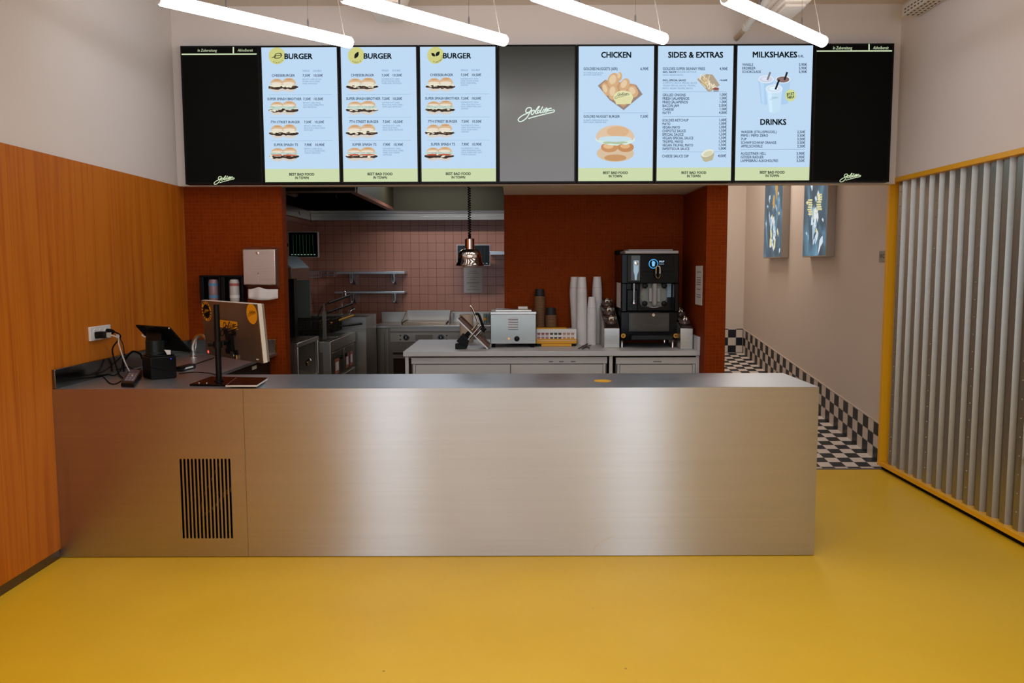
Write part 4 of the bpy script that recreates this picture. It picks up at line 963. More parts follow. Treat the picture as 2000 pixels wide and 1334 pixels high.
G([at(292, 716, Y=4.52), at(310, 722, Y=4.52), at(330, 724, Y=4.54), at(352, 722, Y=4.62), at(366, 717, Z=ZC + 0.004), at(385, 710, Z=ZC + 0.004), at(418, 699, Z=ZC + 0.004)], 0.003, 'black cord running from the printer to the monitor stand')
G([at(350, 730, Z=ZC + 0.004), at(378, 727, Z=ZC + 0.004), at(410, 729, Z=ZC + 0.004), at(424, 733, Z=ZC + 0.004)], 0.0026, 'thin black cord lying in front of the power brick')
a = at(349, 726, Z=ZC); b = at(378, 719, Z=ZC)
t = thing('power_brick', 'black power brick with a pale label lying between printer and monitor stand', 'power brick', ((a.x + b.x) / 2, (a.y + b.y) / 2, ZC))
d = (b - a).normalized(); s_ = Vector((-d.y, d.x, 0))
m = MB(BLACK); m.hexa([a + s_ * -0.018 + Vector((0, 0, 0.001)), b - s_ * 0.018 + Vector((0, 0, 0.001)), b + s_ * 0.025 + Vector((0, 0, 0.001)), a + s_ * 0.025 + Vector((0, 0, 0.001))], [p + Vector((0, 0, 0.03)) for p in (a - s_ * 0.018, b - s_ * 0.018, b + s_ * 0.025, a + s_ * 0.025)]); part('case', m, t, 0.004)
m = MB(PAPER); off = -s_ * 0.0188; m.add([a.lerp(b, 0.2) + off + Vector((0, 0, 0.01)), a.lerp(b, 0.8) + off + Vector((0, 0, 0.01)), a.lerp(b, 0.8) + off + Vector((0, 0, 0.02)), a.lerp(b, 0.2) + off + Vector((0, 0, 0.02))], [(0, 1, 2, 3)]); part('rating_label', m, t)

# tap
q = at(378, 698, Z=ZC)
t = thing('tap', 'chrome arched tap over the hand basin behind the monitor', 'tap', (q.x, q.y, ZC))
m = MB(CHROME); m.lathe([(0.026, 0), (0.026, 0.006), (0.018, 0.012), (0.017, 0.05)], (q.x, q.y, ZC), 20)
m.tube([(q.x, q.y, ZC + 0.04), (q.x + 0.002, q.y - 0.01, ZC + 0.09), (q.x + 0.04, q.y - 0.03, ZC + 0.15), (q.x + 0.09, q.y - 0.06, ZC + 0.165), (q.x + 0.13, q.y - 0.085, ZC + 0.14)], 0.014, 12); part('spout', m, t)
m = MB(CHROME); m.tube([(q.x + 0.016, q.y - 0.012, ZC + 0.05), (q.x + 0.03, q.y - 0.03, ZC + 0.08), (q.x + 0.035, q.y - 0.03, ZC + 0.12)], 0.006, 8); part('lever', m, t)

# ------------------------------------------------------------------ dispensers on the mosaic wall
YD = 5.94
t = thing('paper_towel_dispenser', 'steel paper towel dispenser on the rust mosaic wall', 'dispenser', (-1.86, 6.0, 1.43))
TF = [at(473, 487, Y=YD), at(537, 487, Y=YD), at(537, 556, Y=YD), at(474, 556, Y=YD)]
x0_, x1_ = TF[0].x, TF[1].x; zt_, zb_ = TF[0].z, TF[2].z
m = MB(STEEL); m.prism([(x0_, YD, zb_), (x0_, YD, zt_), (x0_, YT - 0.0005, zt_ + 0.022), (x0_, YT - 0.0005, zb_ - 0.035)], (x1_ - x0_, 0, 0)); part('case', m, t, 0.006)
q = at(502.5, 494, Y=YD); m = MB(CHROME); m.lathe([(0.011, 0), (0.011, 0.004), (0.006, 0.005)], (q.x, YD - 0.001, q.z), 20, axis=(0, -1, 0)); part('lock', m, t)
m = MB(mat('slot_shade', (60, 52, 44), 0.7)); q = at(504, 534, Y=YD); m.box(q.x - 0.003, q.x + 0.003, YD - 0.0012, YD, q.z - 0.004, q.z + 0.004); q2 = at(504, 549, Y=YD); m.use(CHROME); m.box(q.x - 0.0016, q.x + 0.0016, YD - 0.0012, YD, q2.z - 0.004, q.z - 0.008); part('level_slot', m, t)
m = MB(PAPER); N = 16; rows_ = []
for j in range(5):
    row = []
    for i in range(N + 1):
        s = i / N; ua = 485 + 58 * s; top = 565 - 4 * math.exp(-((s - 0.35) / 0.16) ** 2); bot = 583 + 5 * math.sin(s * 2.6) - 3 * s
        v = top + (bot - top) * j / 4; yy = YD + 0.02 - 0.02 * (j / 4) * (0.6 + 0.4 * math.sin(s * 17 + 0.6 * j)) - 0.02 * math.exp(-((s - 0.4) / 0.2) ** 2)
        row.append(at(ua, v, Y=yy))
    rows_ += row
m.add(rows_, [(j * (N + 1) + i, j * (N + 1) + i + 1, (j + 1) * (N + 1) + i + 1, (j + 1) * (N + 1) + i) for j in range(4) for i in range(N)])
pt_ = part('paper_towel', m, t); sm = pt_.modifiers.new('thick', 'SOLIDIFY'); sm.thickness = 0.002

def soap(xa, xb, label, liquid, lab1, lab2):
    a = at(xa, 541, Y=YD + 0.02); b = at(xb, 541, Y=YD + 0.02); z0 = at(xa, 592, Y=YD + 0.02).z; z1 = a.z; yf = YD + 0.02
    t = thing('soap_dispenser', label, 'dispenser', ((a.x + b.x) / 2, YT, z0), 'black wall dispensers')
    m = MB(BLACK); xa_, xb_ = a.x, b.x; w = xb_ - xa_
    m.box(xa_, xb_, YT - 0.012, YT - 0.0005, z0 - 0.05, z1 + 0.012); m.box(xa_, xa_ + 0.03, yf, YT - 0.012, z0, z1); m.box(xb_ - 0.012, xb_, yf, YT - 0.012, z0, z1); m.box(xa_, xb_, yf, YT - 0.012, z1, z1 + 0.012); part('housing', m, t, 0.003)
    cx = xa_ + 0.09; m = MB(liquid); m.lathe([(0.03, 0.0), (0.036, 0.012), (0.036, 0.15), (0.03, 0.165), (0.012, 0.17)], (cx, YT - 0.052, z1 - 0.185), 20); bt = part('bottle', m, t)
    m = MB(lab1); m.lathe([(0.0364, 0.118), (0.0364, 0.138)], (cx, YT - 0.052, z1 - 0.185), 20); m.use(lab2); m.lathe([(0.0364, 0.03), (0.0364, 0.05)], (cx, YT - 0.052, z1 - 0.185), 20); part('bottle_label', m, bt, root=t)
    m = MB(WHITE_P); m.lathe([(0.014, -0.03), (0.014, 0.0)], (cx, YT - 0.052, z1 - 0.185), 14); part('nozzle', m, bt, root=t)
BLUEL = mat('label_blue', (84, 140, 180), 0.6)
soap(389, 429, 'black soap dispenser with a pinkish bottle and blue bands, left of its pair', mat('pink_soap', (150, 120, 124), 0.25), BLUEL, BLUEL)
soap(430, 474, 'black dispenser with a clear whitish bottle, right of its pair beside the steel case', mat('clear_gel', (196, 192, 186), 0.25), mat('label_red', (170, 90, 84), 0.6), PAPER)
# ------------------------------------------------------------------ corridor signs
def lightbox(xa, xb, yb_, label, seed):
    XF = 2.812
    pa = at(xa, yb_, X=XF); pb = at(xb, yb_, X=XF); y1_, y0_ = pa.y, pb.y; z0 = (pa.z + pb.z) / 2; z1 = z0 + 0.98
    t = thing('lightbox_sign', label, 'lightbox', (XC, (y0_ + y1_) / 2, z0), 'lightbox signs in the corridor')
    part('frame', MB(mat('lightbox_frame', (176, 168, 160), 0.4, 0.5)).box(XF, XC - 0.0005, y0_, y1_, z0, z1), t, 0.003)
    k = NT('lightbox_picture'); k.set(Base_Color=(0.01, 0.02, 0.03, 1), Roughness=0.3)
    g_ = k.n('ShaderNodeNewGeometry'); mp = k.n('ShaderNodeMapping'); mp.inputs['Scale'].default_value = (1, 3.0, 1.3); mp.inputs['Location'].default_value = (0, seed * 3.7, seed); mp.inputs['Rotation'].default_value = (0.35, 0, 0); k.l(g_.outputs['Position'], mp.inputs['Vector'])
    nz = k.n('ShaderNodeTexNoise', i_Scale=1.6, i_Detail=4.0, i_Distortion=0.8); k.l(mp.outputs[0], nz.inputs['Vector'])
    cr = k.n('ShaderNodeValToRGB'); k.l(nz.outputs['Fac'], cr.inputs['Fac']); e = cr.color_ramp.elements
    e[0].position = 0.35; e[0].color = c4((24, 48, 58)); e[1].position = 0.75; e[1].color = c4((96, 148, 176)); q = e.new(0.52); q.color = c4((46, 84, 104))
    k.l(cr.outputs['Color'], k.b.inputs['Emission Color']); k.b.inputs['Emission Strength'].default_value = 1.0
    m = MB(k.m); m.box(XF - 0.0006, XF, y0_ + 0.012, y1_ - 0.006, z0 + 0.012, z1 - 0.012); pic = part('picture', m, t)
    r = random.Random(seed); m = MB()
    for i in range(46):
        yy = y0_ + 0.05 + (y1_ - y0_ - 0.1) * r.random(); zz_ = z0 + 0.06 + 0.62 * r.random() ** 0.8
        if r.random() < 0.6: yy = y0_ + (y1_ - y0_) * (0.5 + 0.25 * (r.random() - 0.5)); zz_ = z0 + 0.12 + 0.3 * r.random()
        l = 0.02 + 0.07 * r.random() ** 2; w = 0.006 + 0.016 * r.random(); a = PI / 2 + 0.9 * (r.random() - 0.5)
        m.use(glow(r.choice([(214, 230, 240), (180, 206, 222), (232, 222, 170), (150, 186, 206), (236, 240, 244)]), 0.9))
        pts = [(yy + (p * math.cos(a) - q_ * math.sin(a)) * 1.6, zz_ + p * math.sin(a) + q_ * math.cos(a)) for p, q_ in ((-l, 0), (-l * 0.2, w), (l, w * 0.3), (l * 0.5, -w))]
        m.add([(XF - 0.0008 - 0.00002 * i, min(max(p[0], y0_ + 0.014), y1_ - 0.014), p[1]) for p in pts], [(0, 1, 2, 3)])
    if seed == 2:
        for cy_, cz_ in ((0.33, 0.50), (0.72, 0.47)):
            m.use(glow((232, 222, 160), 0.9))
            for q in range(7):
                yy = y0_ + (y1_ - y0_) * cy_ + 0.03 * (r.random() - 0.5); zz_ = z0 + cz_ + 0.022 * (q - 3); m.add([(XF - 0.0019, yy - 0.055, zz_ - 0.012), (XF - 0.0019, yy + 0.055, zz_ - 0.002), (XF - 0.0019, yy + 0.05, zz_ + 0.012), (XF - 0.0019, yy - 0.06, zz_ + 0.004)], [(0, 1, 2, 3)])
    else:
        m.use(glow((214, 164, 88), 0.9)); yy = y0_ + 0.2
        m.add([(XF - 0.0019, yy - 0.02, z0 + 0.6), (XF - 0.0019, yy + 0.05, z0 + 0.74), (XF - 0.0019, yy + 0.02, z0 + 0.95), (XF - 0.0019, yy - 0.05, z0 + 0.9)], [(0, 1, 2, 3)])
        m.add([(XF - 0.0019, yy + 0.05, z0 + 0.52), (XF - 0.0019, yy + 0.13, z0 + 0.58), (XF - 0.0019, yy + 0.10, z0 + 0.68), (XF - 0.0019, yy + 0.06, z0 + 0.66)], [(0, 1, 2, 3)])
    part('picture_marking', m, pic, root=t)
lightbox(1491, 1526, 504, 'bluish lightbox sign on the corridor wall, the one nearer the mosaic pillar', 1)
lightbox(1567, 1613, 502, 'bluish lightbox sign with pale yellow flecks, the one nearer the yellow frame', 2)
p = at(1718, 490, X=XC - 0.001); q = at(1718, 512, X=XC - 0.001)
t = thing('door_sign', 'small grey lettered sign on the corridor wall beside the yellow frame', 'sign', (XC, p.y - 0.06, q.z))
part('plate', MB(mat('sign_grey', (150, 144, 138), 0.5)).box(XC - 0.004, XC - 0.0005, p.y - 0.12, p.y, q.z, p.z), t)
m = MB(BLACK_M); hh = p.z - q.z; text(m, 'WC', lambda u_, v_: Vector((XC - 0.0045, p.y - u_, v_)), 0.012, None, q.z + hh * 0.34, q.z + hh * 0.72, 0.0, cond=1.0); part('letters', m, t)

# ------------------------------------------------------------------ kitchen: extractor hood
t = thing('extractor_hood', 'steel extractor hood with a bright rim over the kitchen range', 'extractor hood', (-1.0, 8.6, 2.13))
z0 = at(800, 430, Y=9.6).z; z1 = at(800, 411, Y=9.6).z
m = MB(STEEL); m.box(XL + 0.05, 1.2, 9.6, 9.64, z0, z0 + 0.045); m.box(XL + 0.05, 1.2, 9.62, 9.66, z0 + 0.045, z1 - 0.03); m.box(XL + 0.05, 1.2, 9.6, 9.66, z1 - 0.03, z1)
m.box(XL + 0.022, XL + 0.06, 6.9, 9.6, z0, z0 + 0.05); m.box(XL + 0.022, XL + 0.05, 6.9, 9.6, z0 + 0.05, z1); part('rim', m, t, 0.002)
m = MB(OLIVE); m.box(-1.42, 1.2, 9.56, 9.6, z1 - 0.002, 2.98); m.box(-1.43, -1.40, 7.36, 9.58, z1 + 0.03, 2.98); part('inner_panel', m, t)
m = MB(mat('hood_edge_reflection', (150, 96, 78), 0.4, 0.3)); m.box(-1.462, -1.40, 7.36, 9.58, z1 - 0.002, z1 + 0.03); part('divider_edge', m, t)  # pinkish base colour paints the tiles reflected in the divider's underside
m = MB(BLACK_M); m.box(XL + 0.03, -1.462, 9.5, 9.56, z1, 2.98); m.box(XL + 0.025, XL + 0.035, 7.36, 9.56, z1, 2.98); m.box(XL + 0.03, -1.45, 7.36, 9.56, 2.9, 2.98); m.box(-1.47, -1.431, 7.40, 9.5, z1 + 0.03, 2.9); part('dark_lining', m, t)
zf = at(640, 377, Y=7.36).z; m = MB(DARKSTEEL); m.box(XL + 0.03, -1.41, 7.3, 7.36, zf, 2.98); m.use(mat('hood_edge_highlight', (120, 96, 84), 0.5, 0.4)); m.box(XL + 0.03, -1.41, 7.29, 7.3, zf - 0.004, zf + 0.012); part('front_lip', m, t)  # thin pinkish strip paints the highlight along the lip's lower edge
m = MB(STEEL)
for k in range(6):
    a = at(563.5 + 3.6 * k, 378.5, Y=7.6); m.box(a.x - 0.004, a.x + 0.004, 7.5, 7.5 + 0.35 - 0.05 * k, a.z - 0.012, a.z)
part('filter_slats', m, t)
for x_, y_ in ((657, 381), (584, 416), (607, 430)):
    p = at(x_, y_, Y=7.45 if y_ < 400 else 8.8); m = MB(CHROME); m.tube([p + Vector((0, 0, 0.03)), p, p + Vector((0.006, 0, -0.022))], 0.006, 6); part('drip_hook', m, t)

def kitchen_screen(xa, ya, xb, yb, Y, label, arm):
    a = at(xa, ya, Y=Y); b = at(xb, yb, Y=Y)
    t = thing('kitchen_screen', label, 'screen', ((a.x + b.x) / 2, Y, b.z))
    part('frame', MB(mat('screen_frame_grey', (196, 198, 196), 0.4, 0.1)).box(a.x, b.x, Y, Y + 0.04, b.z, a.z), t, 0.003)
    m = MB(BLACK_G); m.box(a.x + 0.008, b.x - 0.008, Y - 0.001, Y, b.z + 0.008, a.z - 0.008); d = part('glass', m, t)
    m = MB(glow((40, 62, 46))); w = b.x - a.x; h = a.z - b.z
    for k in range(1, 8): xx = a.x + 0.02 + (w - 0.04) * k / 8; m.box(xx - 0.0012, xx + 0.0012, Y - 0.0016, Y - 0.001, b.z + 0.02, a.z - 0.03)
    m.use(glow((120, 150, 130)))
    for k in range(8):
        xx = a.x + 0.03 + (w - 0.06) * k / 7.5; m.box(xx, xx + w * 0.05, Y - 0.0018, Y - 0.001, b.z + h * 0.10, b.z + h * 0.13)
    part('order_lettering', m, d, root=t)
    m = MB(BLACK); m.tube(arm(a, b), 0.018, 8); part('wall_arm', m, t)
kitchen_screen(562, 452.5, 622, 503, 8.3, 'dark order screen hanging on the left kitchen wall under the hood', lambda a, b: [(XL + 0.021, 8.45, (a.z + b.z) / 2), ((a.x + b.x) / 2 - 0.05, 8.42, (a.z + b.z) / 2), ((a.x + b.x) / 2, 8.335, (a.z + b.z) / 2)])
kitchen_screen(892, 478, 957.5, 519, 9.55, 'dark order screen on the pink tiled wall behind the heat lamp', lambda a, b: [((a.x + b.x) / 2, YK - 0.0005, (a.z + b.z) / 2), ((a.x + b.x) / 2, 9.7, (a.z + b.z) / 2), ((a.x + b.x) / 2, 9.588, (a.z + b.z) / 2)])
p = at(906, 523, Y=YK); q = at(942, 572, Y=YK)
t = thing('wall_notice', 'white notice sheet on the pink tiles below the heat lamp', 'notice', ((p.x + q.x) / 2, YK, q.z))
part('sheet', MB(PAPER).box(p.x, q.x, YK - 0.003, YK - 0.0005, q.z, p.z), t)
m = MB(mat('faint_print', (130, 134, 140), 0.9)); w = q.x - p.x
for v, a0, a1 in ((0.14, 0.3, 0.75), (0.22, 0.22, 0.8), (0.38, 0.15, 0.85), (0.48, 0.35, 0.65), (0.58, 0.15, 0.85), (0.62, 0.15, 0.8), (0.74, 0.3, 0.7), (0.87, 0.15, 0.85)):
    zz_ = p.z - (p.z - q.z) * v; m.box(p.x + w * a0, p.x + w * a1, YK - 0.0034, YK - 0.003, zz_ - 0.002, zz_ + 0.002)
part('print_lettering', m, t)

SHELF_M = mat('shelf_steel', (196, 204, 210), 0.32, 0.75)
def shelf(xa, xb, ya, yb, Y, brackets, label, name='wall_shelf'):
    a = at(xa, ya, Y=Y); b = at(xb, yb, Y=Y)
    t = thing(name, label, 'shelf', ((a.x + b.x) / 2, YK, b.z))
    m = MB(SHELF_M); m.box(a.x, b.x, Y, YK - 0.0005, b.z, a.z); part('board', m, t, 0.003)
    for bx in brackets:
        p = at(bx, yb, Y=Y + 0.03); m = MB(SHELF_M)
        m.prism([(p.x - 0.018, Y + 0.05, b.z), (p.x - 0.018, YK - 0.0005, b.z), (p.x - 0.018, YK - 0.0005, b.z - 0.13), (p.x - 0.018, YK - 0.04, b.z - 0.13), (p.x - 0.018, Y + 0.05, b.z - 0.035)], (0.012, 0, 0))
        m.prism([(p.x + 0.006, Y + 0.05, b.z), (p.x + 0.006, YK - 0.0005, b.z), (p.x + 0.006, YK - 0.0005, b.z - 0.13), (p.x + 0.006, YK - 0.04, b.z - 0.13), (p.x + 0.006, Y + 0.05, b.z - 0.035)], (0.012, 0, 0))
        m.tube([(p.x - 0.012, Y + 0.045, b.z - 0.0), (p.x - 0.012, Y + 0.045, b.z - 0.085), (p.x, Y + 0.045, b.z - 0.105), (p.x + 0.012, Y + 0.045, b.z - 0.085), (p.x + 0.012, Y + 0.045, b.z)], 0.006, 6)
        part('bracket', m, t)
shelf(657, 790, 530.5, 535, 9.5, (685, 767), 'upper steel shelf on the pink kitchen wall')
shelf(653.5, 790, 569.5, 573, 9.52, (687, 769), 'lower steel shelf on the pink kitchen wall')
shelf(957, 1010, 491, 497.5, 9.5, (), 'short steel shelf half hidden behind the recess wall')
t = thing('utensil_rail', 'short steel rail with upright hooks left of the upper shelf', 'rail', (at(640, 535, Y=YK).x, YK, at(640, 540, Y=YK).z))
m = MB(SHELF_M); a = at(623, 530, Y=YK - 0.03); b = at(657, 537, Y=YK - 0.03); m.cyl((a.x, a.y, a.z), (b.x, a.y, a.z), 0.008, 8); m.cyl((a.x, a.y, b.z), (b.x, a.y, b.z), 0.008, 8); part('rails', m, t)
for x_ in (627, 640, 653): p = at(x_, 529, Y=YK - 0.03); q = at(x_, 541, Y=YK - 0.03); m = MB(SHELF_M); m.tube([q, p, (p.x, YK - 0.001, p.z)], 0.007, 6, smooth=False); part('hook', m, t)
p = at(588, 528, Y=9.0); q = at(612, 542, Y=9.0)
t = thing('wire_rack', 'small wire rack on the left kitchen wall corner', 'rack', ((p.x + q.x) / 2, 9.0, q.z)); m = MB(SHELF_M)
xs_ = (XL + 0.022, q.x)
for k in range(7): yy = 8.7 + 0.09 * k; m.tube([(xs_[0], yy, p.z), (xs_[1], yy, p.z - 0.01), (xs_[1], yy, q.z)], 0.005, 6, smooth=False)
for zz_ in (p.z - 0.02, (p.z + q.z) / 2, q.z): m.cyl((xs_[1], 8.68, zz_), (xs_[1], 9.28, zz_), 0.005, 6)
part('wires', m, t)

# ------------------------------------------------------------------ kitchen: range along the back wall
ZG = 0.905; GX = at(727, 636, Y=9.1).x
t = thing('cooking_range', 'steel cooking range with round knobs along the pink tiled wall', 'range', (0, 9.4, 0))
m = MB(STEEL); m.box(GX, 1.3, 9.1, YK - 0.03, ZG - 0.028, ZG); part('worktop', m, t, 0.003)
m = MB(STEEL); m.box(GX, 1.3, YK - 0.03, YK - 0.001, ZG - 0.02, at(850, 609, Y=YK - 0.03).z); part('upstand', m, t)
m = MB(STEEL_D); m.box(GX, 1.3, 9.15, YK - 0.03, 0.0, ZG - 0.028); part('carcass', m, t)
F9 = 9.13
def front(nm, xa, ya, xb, yb, matl, dep=0.018, bev=0.002, lab=None):
    a = at(xa, ya, Y=F9); b = at(xb, yb, Y=F9); m = MB(matl); m.box(a.x, b.x, F9, F9 + dep, max(b.z, 0.02), a.z); return part(nm, m, t, bev, label=lab)
front('door', 740, 651, 752.5, 790, STEEL_D); front('side_strip', 754.5, 642, 760, 790, STEEL)
front('fascia_strip', 762, 640.5, 990, 647, STEEL); cp = front('control_panel', 762, 650, 905, 668, STEEL)
front('side_strip', 731, 640, 739, 790, mat('shadow_steel', (70, 74, 70), 0.35, 0.9)); front('lower_strip', 762, 671, 990, 684, STEEL_D); front('control_panel', 948, 650, 1000, 668, STEEL)  # darkened steel on the first strip paints the shadow at the range's end
od = front('oven_door', 765, 687, 905, 800, STEEL_D); a = at(768, 700, Y=F9 - 0.002); b = at(900, 800, Y=F9 - 0.002); m = MB(mat('oven_glass', (52, 42, 32), 0.15)); m.box(a.x, b.x, F9 - 0.003, F9, max(0.1, b.z), a.z); part('oven_window', m, od, root=t)
a = at(767, 688.5, Y=F9 - 0.03); b = at(900, 692, Y=F9 - 0.03); m = MB(DARKSTEEL); m.box(a.x, b.x, F9 - 0.03, F9 - 0.001, b.z, a.z); part('door_handle', m, od, root=t)
for kx in (793.5, 861.5):
    p = at(kx, 658.5, Y=F9); m = MB(STEEL); m.lathe([(0.036, 0), (0.036, 0.012), (0.03, 0.02)], (p.x, F9, p.z), 24, axis=(0, -1, 0)); m.use(mat('knob_green_black', (22, 42, 42), 0.3)); m.lathe([(0.029, 0.02), (0.027, 0.035), (0.0, 0.036)], (p.x, F9, p.z), 24, axis=(0, -1, 0)); m.use(WHITE_P); m.box(p.x - 0.004, p.x + 0.004, F9 - 0.038, F9 - 0.035, p.z - 0.012, p.z + 0.012); part('knob', m, cp, root=t)
for lx, ly in ((782, 655.5), (782, 663), (872.5, 655.5), (872.5, 663)): p = at(lx, ly, Y=F9); m = MB(BLACK); m.lathe([(0.008, 0), (0.006, 0.004)], (p.x, F9, p.z), 12, axis=(0, -1, 0)); part('pilot_lamp', m, cp, root=t)
a = at(811, 654, Y=F9); b = at(845, 664.5, Y=F9); m = MB(STEEL_D); m.box(a.x, b.x, F9 - 0.002, F9, b.z, a.z); part('name_plate', m, cp, root=t)
# griddle plate with its splash guard on top
t = thing('griddle', 'flat griddle with a tall steel splash guard on the range', 'griddle', (-0.95, 9.5, ZG))
a = at(795, 606, Y=9.74); b = at(880, 629, Y=9.74); zt_ = a.z
m = MB(STEEL); m.box(a.x, b.x, 9.735, 9.75, ZG + 0.001, zt_); part('back_guard', m, t)
for xx, xf in ((a.x, at(783, 632, Y=9.2).x), (b.x, at(876, 632, Y=9.2).x)):
    m = MB(STEEL); m.hexa([(xf, 9.2, ZG + 0.001), (xx, 9.735, ZG + 0.001), (xx, 9.735, zt_), (xf, 9.2, ZG + 0.03)], [(xf + 0.006, 9.2, ZG + 0.001), (xx + 0.006, 9.735, ZG + 0.001), (xx + 0.006, 9.735, zt_), (xf + 0.006, 9.2, ZG + 0.03)]); part('side_guard', m, t)
m = MB(mat('griddle_plate', (176, 160, 140), 0.3, 0.9)); m.box(a.x + 0.02, b.x - 0.01, 9.2, 9.73, ZG + 0.001, ZG + 0.025); part('hot_plate', m, t, 0.003)
p = at(882, 611, Y=9.6); q = at(882, 632, Y=9.6); m = MB(STEEL); m.box(p.x, p.x + 0.012, 9.56, 9.62, ZG + 0.001, p.z)
single('grill_scraper', m, 'thin steel scraper upright at the right end of the splash guard', 'scraper')
# jars at the right end of the range
GL = clear_mat('jar_glass', (214, 226, 226), 0.8)
for jx, jlab, fill in ((947.5, 'glass jar with an orange label on the range beside the toaster', (226, 150, 40)), (954, 'dark-filled glass jar right of the orange-labelled jar', (60, 66, 64))):
    p = at(jx, 633, Y=9.35); t = thing('glass_jar', jlab, 'jar', (p.x, 9.35, ZG)); hh = at(jx, 612.5, Y=9.35).z - ZG
    m = MB(GL); m.lathe([(0.02, 0.001), (0.021, 0.01), (0.021, hh), (0.019, hh), (0.019, 0.012), (0.0, 0.01)], (p.x, 9.35, ZG), 18); gj = part('glass', m, t)
    m = MB(mat('jar_fill', fill, 0.6)); m.lathe([(0.0175, 0.013), (0.0175, hh * 0.75)] if fill[0] < 100 else [(0.0215, hh * 0.35), (0.0215, hh * 0.6)], (p.x, 9.35, ZG), 18); part('filling' if fill[0] < 100 else 'jar_label', m, t)

# ------------------------------------------------------------------ kitchen: fryers and chip bench along the left wall
XFY = -1.63
t = thing('double_fryer', 'steel double deep fryer with red and white labels on its fronts', 'fryer', (-2.0, 7.7, 0))
m = MB(STEEL_D); m.box(XL + 0.022, XFY - 0.02, 7.15, 8.3, 0.0, 0.66); m.box(XL + 0.022, XFY - 0.02, 7.15, 8.3, 0.66, 0.80); part('carcass', m, t)
m = MB(STEEL)
m.box(XFY - 0.06, XFY, 7.15, 8.3, 0.80, 0.9); m.box(XL + 0.022, XL + 0.16, 7.15, 8.3, 0.80, 0.96); m.box(XL + 0.16, XFY - 0.06, 7.15, 7.2, 0.8, 0.9); m.box(XL + 0.16, XFY - 0.06, 8.25, 8.3, 0.8, 0.9); m.box(XL + 0.16, XFY - 0.06, 7.69, 7.75, 0.8, 0.9); part('rim', m, t, 0.003)
m = MB(BLACK_G); m.box(XL + 0.161, XFY - 0.061, 7.201, 7.689, 0.80, 0.83); m.box(XL + 0.161, XFY - 0.061, 7.751, 8.249, 0.80, 0.83); part('oil', m, t)
for i, (a_, b_) in enumerate(((7.2, 7.7), (7.74, 8.26))):
    m = MB(STEEL_D); m.box(XFY - 0.02, XFY - 0.002, a_, b_, 0.56, 0.79); cpn = part('control_panel', m, t, 0.002)
    m = MB(STEEL); m.box(XFY - 0.02, XFY, a_, b_, 0.08, 0.54); dr = part('door', m, t, 0.003)
    for k, (lo, hi) in enumerate(((0.12, 0.3),) if i == 0 else ((0.06, 0.2), (0.26, 0.4))):
        m = MB(mat('warning_red', (176, 96, 80), 0.6)); m.box(XFY - 0.002, XFY - 0.001, a_ + lo, a_ + hi, 0.58, 0.72); m.use(PAPER); m.box(XFY - 0.0012, XFY - 0.0003, a_ + lo + 0.03, a_ + hi - 0.03, 0.61, 0.69); part('warning_label', m, cpn, root=t)
    m = MB(BLACK); m.lathe([(0.022, 0), (0.02, 0.02)], (XFY - 0.002, a_ + (0.36 if i == 0 else 0.03), 0.72), 14, axis=(1, 0, 0)); part('knob', m, cpn, root=t)
m = MB(STEEL); m.box(XFY - 0.06, XFY + 0.01, 7.10, 7.15, 0.04, 0.9); part('corner_post', m, t, 0.003)
# fry baskets hanging over the tanks
WIRE = mat('basket_wire', (84, 82, 74), 0.35, 0.9)
def basket(y0_, y1_, zb, label, hand, hrgb):
    x0_, x1_ = XL + 0.2, XFY - 0.12; h = 0.13
    t = thing('fryer_basket', label, 'fryer basket', ((x0_ + x1_) / 2, (y0_ + y1_) / 2, zb), 'fryer baskets')
    m = MB(WIRE); n = 14
    for k in range(n + 1):
        s = k / n; yy = y0_ + (y1_ - y0_) * s; xx = x0_ + (x1_ - x0_) * s
        for X_ in (x0_, x1_): m.cyl((X_, yy, zb), (X_, yy, zb + h), 0.0018, 4)
        for Y_ in (y0_, y1_): m.cyl((xx, Y_, zb), (xx, Y_, zb + h), 0.0018, 4)
        m.cyl((x0_, yy, zb), (x1_, yy, zb), 0.0018, 4)
    for k in range(6):
        zz_ = zb + h * k / 5; r = 0.0018 if k < 5 else 0.005
        m.tube([(x0_, y0_, zz_), (x1_, y0_, zz_), (x1_, y1_, zz_), (x0_, y1_, zz_), (x0_, y0_, zz_)], r, 4, smooth=False)
    part('wire_body', m, t)
    m = MB(WIRE); a, b, c = hand; m.tube([((x0_ + x1_) / 2 + 0.2, y0_ * 0.5 + y1_ * 0.5, zb + h), a, b], 0.006, 6, smooth=False); hd = part('handle', m, t)
    m = MB(mat('handle_grip', hrgb, 0.6)); m.cyl(b, c, 0.011, 10); part('grip', m, hd, root=t)
basket(7.24, 7.44, 0.95, 'wire fry basket nearest the counter with a black handle raised towards the shelves', (at(628, 600, Y=7.5), at(642, 592, Y=7.6), at(683, 577, Y=7.9)), (14, 14, 14))
basket(7.47, 7.66, 0.94, 'wire fry basket with a black handle just below the raised one', (at(630, 618, Y=7.6), at(640, 611, Y=7.7), at(688, 593, Y=8.0)), (14, 14, 14))
basket(7.80, 8.0, 0.93, 'wire fry basket with a yellow-gripped handle', (at(632, 640, Y=7.9), at(645, 631.5, Y=7.95), at(690, 616, Y=8.3)), (206, 150, 20))
basket(8.02, 8.2, 0.93, 'wire fry basket farthest back with a long black low handle', (at(640, 645, Y=8.05), at(656, 638, Y=8.1), at(706, 632, Y=8.32)), (14, 14, 14))
m = MB(STEEL_D); a = at(630, 604, Y=7.4); m.box(a.x, a.x + 0.032, 7.38, 7.40, 0.9005, a.z - 0.02); m.box(a.x + 0.012, a.x + 0.022, 7.38, 7.40, a.z - 0.02, a.z + 0.05)
single('basket_hanger', m, 'upright steel hanger plate at the near corner of the fryer', 'hanger')
